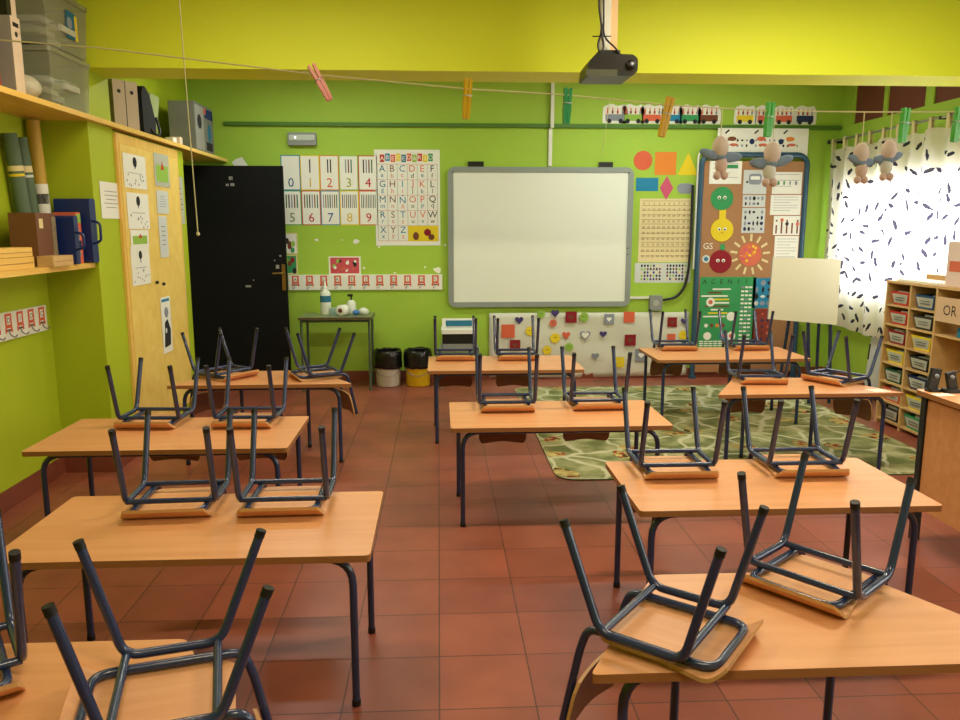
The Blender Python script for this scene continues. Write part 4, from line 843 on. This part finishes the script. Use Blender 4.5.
t = thing('printer_stand', 'low grey stand under the printer by the wall', 'stand', at(.185, 7.40, 0))
for x in (-.17, .17):
    for y in (-.15, .15): MB().tube([(x, y, 0), (x, y, .35)], .012, GREYP).build('leg', t)
MB().bb((-.19, -.17, .35), (.19, .17, .365), GREYP).build('stand_top', t)
t = thing('printer', 'white and black desktop printer between yellow bin and mural', 'printer', at(.185, 7.38, .366))
MB().prism(roundrect(.34, .27, .02), 0, .055, GREYP).build('paper_tray', t); MB().prism(roundrect(.32, .26, .02), .056, .15, BLACK).build('printer_body', t)
MB().prism(roundrect(.34, .28, .02), .151, .19, PAPER).build('scanner_lid', t)
mb = MB(); mb.box((0, .02, .235), (.32, .02, .09), PAPER, Matrix.Rotation(-.25, 3, 'X')); mb.box((0, .005, .235), (.25, .012, .055), TEAL, Matrix.Rotation(-.25, 3, 'X')); mb.build('paper_support', t)

# ------------------------------------------------------------------ easel whiteboard
EZ = 6.42
t = thing('easel_whiteboard', 'plain cream board on a navy easel before the curtain', 'easel', at(3.0, EZ, 0.014))
a0, a1, b1, b0 = [onplane(x, y, 1, EZ-.03) for x, y in ((773, 258), (841, 260), (834.5, 325), (766, 319))]
mb = MB(); q = [Vector((p.x-3.0, -.03-.04*(1-k//2), p.z-.0085)) for k, p in enumerate((b0, b1, a1, a0))]; bk = [p+Vector((0, .018, 0)) for p in q]
mb.add(q+bk, [(0, 1, 2, 3), (7, 6, 5, 4)], mat('cream_board', (226, 226, 200), .5)); mb.add(q+bk, [(0, 4, 5, 1), (1, 5, 6, 2), (2, 6, 7, 3), (3, 7, 4, 0)], GREYP); mb.build('board', t)
def ex(px, py): return onplane(px, py, 1, EZ).x-3.0
for px0, px1 in ((810, 806), (834, 826)): MB().tube([(ex(px0, 262), .03, 1.14), (ex(px1, 395), -.06, 0)], .016, NAVY).build('front_leg', t)
for px0, px1 in ((801, 800), (826, 840)): MB().tube([(ex(px0, 262), .07, 1.14), (ex(px1, 385), .42, 0)], .015, NAVY).build('rear_leg', t)
MB().tube([(ex(799, 262), .05, 1.14), (ex(836, 262), .05, 1.14)], .014, NAVY).build('top_rail', t)
# ------------------------------------------------------------------ pale board leaning low on the wall beneath the curtain
t = thing('leaning_board', 'pale grey board with black corners leaning under the curtain', 'board', frame((3.86, 6.72, .05), (0, -1, 0), (0.07, 0, 1)))
MB().bb((0, 0, 0), (.62, .56, .018), PAPERG).build('board_panel', t)
mb = MB(); mb.bb((-.006, .28, -.002), (.012, .42, .022), BLACK); mb.bb((-.006, 0, -.002), (.012, .06, .022), BLACK); mb.bb((-.006, -.006, -.002), (.6, .012, .022), BLACK); mb.build('black_edge', t)
MB().bb((.2, -.052, 0.0), (.4, -.006, .03), BLACK).build('foot_block', t)

# ------------------------------------------------------------------ curtain
CX = 3.80
t = thing('window_curtain', 'white curtain printed with small dark motifs, glowing with daylight', 'curtain', at(0, 0, 0))
mb = MB(); ny, nz = 260, 14; P = []; UV = []; y0, y1 = 4.0, 7.58
for j in range(nz+1):
    for k in range(ny+1):
        y = y0+(y1-y0)*k/ny; v = j/nz; z = .575+(2.245-.575)*v
        fold = .022*math.sin(y*26+.6*math.sin(y*5))+.012*math.sin(y*11+1); x = CX+fold*(.75+.25*v)+.006*math.sin(7*v+y*3)
        P.append((x, y, z-.02*math.sin(y*3.1)*(1-v)+.012*math.cos(y*19)*v)); UV.append((y*1.12, z))
mb.add(P, [(j*(ny+1)+k, j*(ny+1)+k+1, (j+1)*(ny+1)+k+1, (j+1)*(ny+1)+k) for j in range(nz) for k in range(ny)], curtain_material(), True); mb.uv = UV; mb.build('curtain_cloth', t)
for k in range(17):
    y = 7.52-k*.215; MB().bb((CX-.012, y-.018, 2.235), (CX-.008, y+.018, 2.345), CREAM).bb((CX+.014, y-.018, 2.235), (CX+.018, y+.018, 2.345), CREAM).bb((CX-.012, y-.018, 2.341), (CX+.018, y+.018, 2.345), CREAM).build('curtain_tab', t)
t = thing('curtain_rod', 'thin dark curtain rod fixed high along the window wall', 'curtain rod', at(0, 0, 0))
MB().tube([(CX+.003, 3.9, 2.325), (CX+.003, 7.60, 2.325)], .011, STEEL).build('rod', t)
for y in (7.59, 5.9, 4.2): MB().bb((CX-.01, y-.012, 2.31), (XR, y+.012, 2.335), BLACK).build('rod_bracket', t)
MB().ball((CX+.003, 7.61, 2.325), .022, BLACK).build('finial', t)

# ------------------------------------------------------------------ cubby unit with bins
UX0, UX1 = 3.42, 3.74
t = thing('cubby_unit', 'pale pine cubby unit full of small coloured bins against the window wall', 'shelving unit', at(UX0, 5.77, 0))
D = UX1-UX0; ycol = [0, -.30, -.60, -1.25, -1.9]; zs_ = [.04+.1475*k for k in range(8)]
for y in ycol: MB().bb((0, y-.009, 0), (D, y+.009, 1.09), PINE).build('upright_panel', t)
mb = MB(); mb.bb((-.005, ycol[-1]-.009, 1.09), (D, .009, 1.108), PINE); mb.build('unit_top', t)
mb = MB()
for c_ in range(2):
    for z in zs_[:-1]: mb.bb((.002, ycol[c_+1]+.009, z-.008), (D-.008, ycol[c_]-.009, z+.006), PINE)
for c_ in (2, 3):
    for z in (.04, .335, .775): mb.bb((.002, ycol[c_+1]+.009, z-.008), (D-.008, ycol[c_]-.009, z+.006), PINE)
mb.build('shelf_boards', t)
MB().bb((D-.008, ycol[-1], .02), (D, 0, 1.09), PINE).build('back_panel', t)
MB().bb((D-.02, -.95, 1.108), (D, 0.0, 1.155), PINE).build('rear_rail', t)
names = [[('red', RED), ('red', RED), ('red', DRED), ('yellow', YEL), ('dark green', C('bottle_green', 40, 84, 54)), ('orange-red', ORED), ('black', BLACK)],
         [('blue', C('bin_blue', 50, 84, 120)), ('black', BLACK), ('yellow', YEL), ('black', BLACK), ('navy', NAVYC), ('yellow', YEL), ('green', GREEN)]]
rows = ['top', 'second', 'third', 'fourth', 'fifth', 'sixth', 'bottom']
for c_ in range(2):
    for r in range(7):
        cn, m = names[c_][r]; z = zs_[6-r]+.0065; y = 5.77+(ycol[c_]+ycol[c_+1])/2
        t = thing('storage_bin', '%s bin with a white front label, %s row of the %s column of cubbies' % (cn, rows[r], ['far', 'second'][c_]), 'storage bin', at(UX0+.012, y, z), 'small bins in the cubby unit')
        w0, w1, h, L = .085, .115, .098, .25; mb = MB()
        A = [(.012, -w0, 0), (L, -w0, 0), (L, w0, 0), (.012, w0, 0)]; B = [(0, -w1, h), (L, -w1, h), (L, w1, h), (0, w1, h)]
        mb.add(A+B, [(3, 2, 1, 0), (0, 1, 5, 4), (1, 2, 6, 5), (2, 3, 7, 6), (3, 0, 4, 7)], m)
        I = [(.006, -w1+.006, h), (L-.006, -w1+.006, h), (L-.006, w1-.006, h), (.006, w1-.006, h)]; J = [(.018, -w0+.006, .03), (L-.006, -w0+.006, .03), (L-.006, w0-.006, .03), (.018, w0-.006, .03)]
        mb.add(B+I, [(k, (k+1) % 4, 4+(k+1) % 4, 4+k) for k in range(4)], m); mb.add(I+J, [(k, (k+1) % 4, 4+(k+1) % 4, 4+k) for k in range(4)]+[(4, 5, 6, 7)], m); mb.build('bin_tray', t)
        f = MB(); f.add([(.0095, -.078, .014), (.0005, -.098, .082), (.0005, .098, .082), (.0095, .078, .014)], [(3, 2, 1, 0)], PAPER); f.add([(.0085, -.078, .014), (-.0008, -.098, .082), (-.0008, .098, .082), (.0085, .078, .014)], [(0, 1, 2, 3), (3, 2, 1, 0)], PAPER)
        for q in range(2): f.bb((.0015-.002, -.06, .055-.018*q), (.0023, .05, .058-.018*q), INK)
        f.build('front_label', t)
        rr = random.Random(c_*7+r); cc = MB()
        for q in range(6): cc.box((.05+.03*q, rr.uniform(-.04, .04), .06+rr.uniform(0, .02)), (.02, .12, .05), [PAPER, GREYC, CREAM, m][q % 4])
        cc.build('bin_contents', t, kind='stuff')
# sign, bottle and box at the cubby
a = onplane(938, 298, 0, 3.40); b = onplane(972, 325, 0, 3.40)
t = thing('cardboard_sign', 'pale cardboard sign with hand-drawn letters hung on the cubby unit', 'sign', frame((3.398, a.y, .875), (0, -1, 0), (0, 0, 1)))
MB().bb((-.0, 0, 0), (.42, .165, .006), mat('pale_cardboard', (214, 182, 150), .8, spec=.1)).build('sign_board', t)
MB().text('OR', .15, .082, .006, .07, INK).build('sign_letters', t)
t = thing('glue_bottle', 'blue glue bottle on the open shelf beneath the cardboard sign', 'bottle', at(3.46, 4.93, .782))
MB().lathe([(.0001, 0), (.026, 0), (.028, .006), (.028, .06), (.012, .075)], BLUE, n=14).build('bottle_body', t); MB().lathe([(.012, .0752), (.012, .088), (.0001, .089)], PAPER, n=12).build('bottle_cap', t)
tag(MB().bb((-.09, -.13, 0), (.09, .13, .30), mat('pinkish_carton', (226, 204, 196), .7)).bb((-.0912, -.1, .10), (-.09, .1, .17), SALMON).build('pink_carton', None, at(3.56, 5.04, 1.109)), 'pinkish white carton on top of the cubby unit', 'box')
tag(MB().prism(roundrect(.2, .5, .01), 0, .014, PAPER).build('paper_stack', None, at(3.55, 5.46, 1.109)), 'flat stack of white paper on top of the cubby unit', 'paper')

# ------------------------------------------------------------------ teacher desk
t = thing('teacher_desk', 'beech teacher desk with a dark metal leg and wooden side panel', 'desk', at(2.27, 3.52, 0))
MB().prism(round_poly([(0, -1.5), (.9, -1.5), (.9, 0), (0, 0)], .015), .716, .74, BEECH, EDGE).build('desktop', t)
DM = mat('dark_steel', (30, 36, 44), .45)
MB().bb((.02, -.055, 0), (.055, -.02, .716), DM).build('leg', t); MB().bb((.845, -.055, 0), (.88, -.02, .716), DM).build('leg', t); MB().bb((.02, -1.48, 0), (.055, -1.445, .716), DM).build('leg', t); MB().bb((.845, -1.48, 0), (.88, -1.445, .716), DM).build('leg', t)
MB().bb((.03, -1.44, .17), (.048, -.058, .70), BEECH).build('modesty_panel', t); MB().bb((.055, -.045, .35), (.845, -.03, .70), BEECH).build('side_panel', t)
DZ = .7405
t = thing('desk_clip', 'black plastic webcam stand on the teacher desk corner, the one toward the rug', 'webcam', at(2.322, 3.47, DZ))
MB().prism(roundrect(.06, .05, .01), 0, .012, BLACK).build('stand_foot', t); mb = MB(); mb.box((0, 0, .06), (.045, .022, .10), BLACK, Matrix.Rotation(.15, 3, 'Y')); mb.build('stand_body', t); MB().ball((.004, -.014, .075), .011, GREYC).build('lens', t)
t = thing('tape_dispenser', 'black tape dispenser with a grey spot beside the webcam stand', 'tape dispenser', at(2.39, 3.44, DZ))
MB().prism(roundrect(.075, .05, .012), 0, .018, BLACK).build('dispenser_base', t); mb = MB(); mb.box((0, .005, .055), (.04, .022, .085), BLACK, Matrix.Rotation(-.25, 3, 'Y')); mb.build('dispenser_arm', t); MB().ball((-.008, -.012, .075), .010, GREYC).build('spool', t)
MB().tube(fillet([(.01, 0, .09), (.05, 0, .115), (.10, -.02, .11)], .03), .003, BLACK, 6).build('wire', t)
tag(MB().prism([(0, 0), (.09, .01), (.08, .06), (-.01, .05)], 0, .0012, PAPER).build('paper_scrap', None, at(2.28, 3.36, DZ)), 'small white paper scrap on the corner of the teacher desk', 'paper')

# ------------------------------------------------------------------ projector
t = thing('projector', 'black ceiling projector hanging on a white pole before the beam', 'projector', at(.885, 4.22, 0))
PZ = 2.265
pr = [(-.125, 0), (.11, 0), (.135, .025), (.135, .085), (.11, .105), (-.07, .108), (-.09, .10), (-.12, .06)]
MB().prism([(x, z) for x, z in round_poly(pr, .012)], -.12, .12, mat('projector_black', (24, 24, 20), .4), tf=Matrix.Translation((0, 0, PZ)) @ Matrix.Rotation(PI/2, 4, 'X')).build('projector_body', t)
mb = MB(); mb.bb((-.13, -.124, PZ), (.03, -.121, PZ+.03), mat('smoked_grey', (84, 88, 72), .3)); mb.build('front_window', t)
mb = MB(); mb.lathe([(.0001, 0), (.02, 0), (.024, .006), (.024, .012), (.0001, .012)], BLACK, tf=Matrix.Rotation(PI/2, 4, 'X')); mb.lathe([(.0001, .0125), (.010, .0125), (.0001, .013)], GREYC, tf=Matrix.Rotation(PI/2, 4, 'X')); mb.build('lens', t, Matrix.Translation((.10, -.118, PZ+.055)))
mb = MB(); mb.bb((-.035, -.02, PZ+.14), (.012, .03, ZC), WHITE); mb.build('ceiling_pole', t)
MB().bb((.0125, -.01, PZ+.14), (.05, .03, ZC), mat('cream_duct', (226, 190, 140), .5)).build('cable_duct', t)
MB().bb((-.05, -.04, PZ+.105), (.06, .05, PZ+.142), BLACK).build('mount_plate', t)
cb = [(-.05, -.03, ZC-.005), (-.055, -.035, 2.62), (-.035, -.035, 2.50), (-.06, -.04, 2.43), (-.045, -.045, 2.385), (-.025, -.04, 2.42), (-.04, -.04, 2.50)]
MB().tube(fillet(cb, .03, 4), .006, BLACK).build('hanging_cable', t)
MB().tube(fillet([(-.045, -.04, ZC-.005), (-.03, -.04, 2.55), (-.03, -.04, 2.47), (.04, -.05, 2.41), (.10, -.05, 2.33)], .04, 4), .005, BLACK).build('hanging_cable', t)
MB().tube([(-.085, -.03, 2.475), (.01, -.045, 2.473)], .003, BLACK, 6).build('cable_tie', t)

# ------------------------------------------------------------------ cord across the room with pegs and hanging soft toys
LY = 2.4
LP_ = [(-2.335, 2.115)]+[(onplane(x, y, 1, LY).x, onplane(x, y, 1, LY).z) for x, y in ((0, 40), (100, 48), (320, 75), (467, 89), (567, 95), (667, 105), (769, 111), (865, 112), (958, 112))]+[(XR-.005, 2.09)]
CORD = mat('cream_cord', (220, 214, 170), .8)
tag(MB().tube([(x, LY, z) for x, z in LP_], .0022, CORD, 6).build('clothes_line'), 'thin cream cord strung from wall to wall across the room', 'cord')
def line_z(x):
    for (a, za), (b, zb) in zip(LP_, LP_[1:]):
        if a <= x <= b: return za+(zb-za)*(x-a)/(b-a)
def peg(label, px, ytop, ybot, m, tilt):
    p = onplane(px, (ytop+ybot)/2, 1, LY); q0 = onplane(px, ytop, 1, LY); q1 = onplane(px, ybot, 1, LY); L = (q0.z-q1.z)/math.cos(math.radians(tilt)); zc = (q0.z+q1.z)/2
    t = thing('clothes_peg', label, 'clothes peg', Matrix.Translation((p.x, LY, zc)) @ Matrix.Rotation(math.radians(tilt), 4, 'Y') @ Matrix.Rotation(.25, 4, 'Z'), 'clothes pegs on the cord')
    for s in (-1, 1): MB().prism(round_poly([(.0006, -L*.5), (.009, -L*.5), (.0115, -L*.1), (.0105, L*.15), (.012, L*.5), (.004, L*.5), (.0015, L*.1), (.0006, -L*.1)], .002, 2), -.008, .008, m, tf=Matrix.Diagonal((s, 1, 1, 1)) @ Matrix.Rotation(PI/2, 4, 'X')).build('peg_half', t)
    MB().tube([(-.012, -.009, L*.08), (.012, -.009, L*.08), (.012, .009, L*.08), (-.012, .009, L*.08)], .0016, STEEL, 6, closed=True).build('spring', t)
OP = clear_plastic('coral_peg_plastic', (240, 110, 80), .85); AP = clear_plastic('amber_peg_plastic', (224, 178, 36), .85); TP = clear_plastic('teal_peg_plastic', (40, 170, 120), .7); GP = clear_plastic('green_peg_plastic', (90, 200, 90), .85)
peg('coral clothes peg slanting on the cord', 320.5, 65, 100, OP, -28)
peg('amber clothes peg hanging straight on the cord over the whiteboard', 467, 79, 119, AP, 4)
peg('teal green clothes peg on the cord beside the projector', 567, 88, 124, TP, 2)
peg('amber clothes peg on the cord in front of the train wagons', 666, 97, 137, AP, 12)
peg('green clothes peg on the cord in front of the white picture sheet', 769, 102, 137, GP, 3)
peg('green clothes peg on the cord before the curtain, the one beside a soft toy', 904, 108, 143, GP, 2)
peg('green clothes peg on the cord nearest the picture border', 957, 107, 142, GP, 4)
SKIN = mat('peach_plush', (228, 210, 204), .95, spec=.1, noise=.08, nscale=40); BLU = mat('dusty_blue_cloth', (136, 156, 186), .95, spec=.1, noise=.15, nscale=30); PCH = mat('rose_plush', (224, 196, 190), .95, spec=.1); WSH = mat('white_plush', (226, 226, 224), .95, spec=.1)
def toy(label, px, ytop, ybot, flip, spread):
    p = onplane(px, ytop, 1, LY); q = onplane(px, ybot, 1, LY); h = p.z-q.z
    t = thing('soft_toy', label, 'soft toy', at(p.x, LY, p.z, 0), 'soft toys hanging from the cord')
    MB().tube([(0, 0, 0), (0, 0, line_z(p.x)-p.z-.001)], .0016, CORD, 6).build('hanging_string', t)
    MB().ball((0, 0, -h*.25), (h*.19, h*.17, h*.26), SKIN, 14).build('head', t)
    mb = MB(); R = Matrix.Rotation
    mb.ball((-h*.26*spread*flip, -.004, -h*.42), (h*.26, h*.07, h*.11), BLU, 10, R(.35*flip, 4, 'Y').to_4x4()); mb.ball((h*.26*spread*flip, .004, -h*.48), (h*.28, h*.07, h*.12), BLU, 10, R(-.1*flip, 4, 'Y')); mb.ball((0, 0, -h*.47), (h*.15, h*.12, h*.10), BLU, 10)
    mb.build('cloth_wings', t)
    MB().ball((h*.04*flip, 0, -h*.66), (h*.15, h*.12, h*.2), PCH if flip > 0 else WSH, 12).build('body', t)
    for s in (-1, 1): MB().ball((h*.09*s+h*.03*flip, -.004, -h*.90), (h*.09, h*.09, h*.10), PCH, 10).build('paw', t)
toy('peach soft toy with blue cloth wings at the corner of the corkboard', 721, 136, 180, 1, 1.0)
toy('peach soft toy with blue wings beside the green peg over the corkboard', 773, 142, 187, -1, .9)
toy('soft toy with blue cloth hanging before the start of the curtain', 862, 143, 184, 1, .4)
toy('whitish soft toy with a blue wing hanging beside the green peg before the curtain', 890, 140, 181, -1, .4)
for px, lab in ((610, 'thin vertical thread hanging beside the train wagons'),):
    p = onplane(px, 97, 1, LY); tag(MB().tube([(p.x, LY, line_z(p.x)), (p.x-.02, LY, 1.72)], .0008, CORD, 5).build('hanging_thread'), lab, 'thread')
t = thing('pull_cord', 'long thin white pull cord with a small knob, hanging before the black door', 'cord', at(0, 0, 0))
a = onplane(183.5, 0, 1, 2.9); b = onplane(198, 234, 1, 2.9); a.z = ZC; a.x = b.x-.02
MB().tube([a, (a.x+.005, 2.9, 2.2), b], .002, CORD, 6).build('cord', t); MB().ball(b, .007, CORD, 8).build('cord_knob', t)
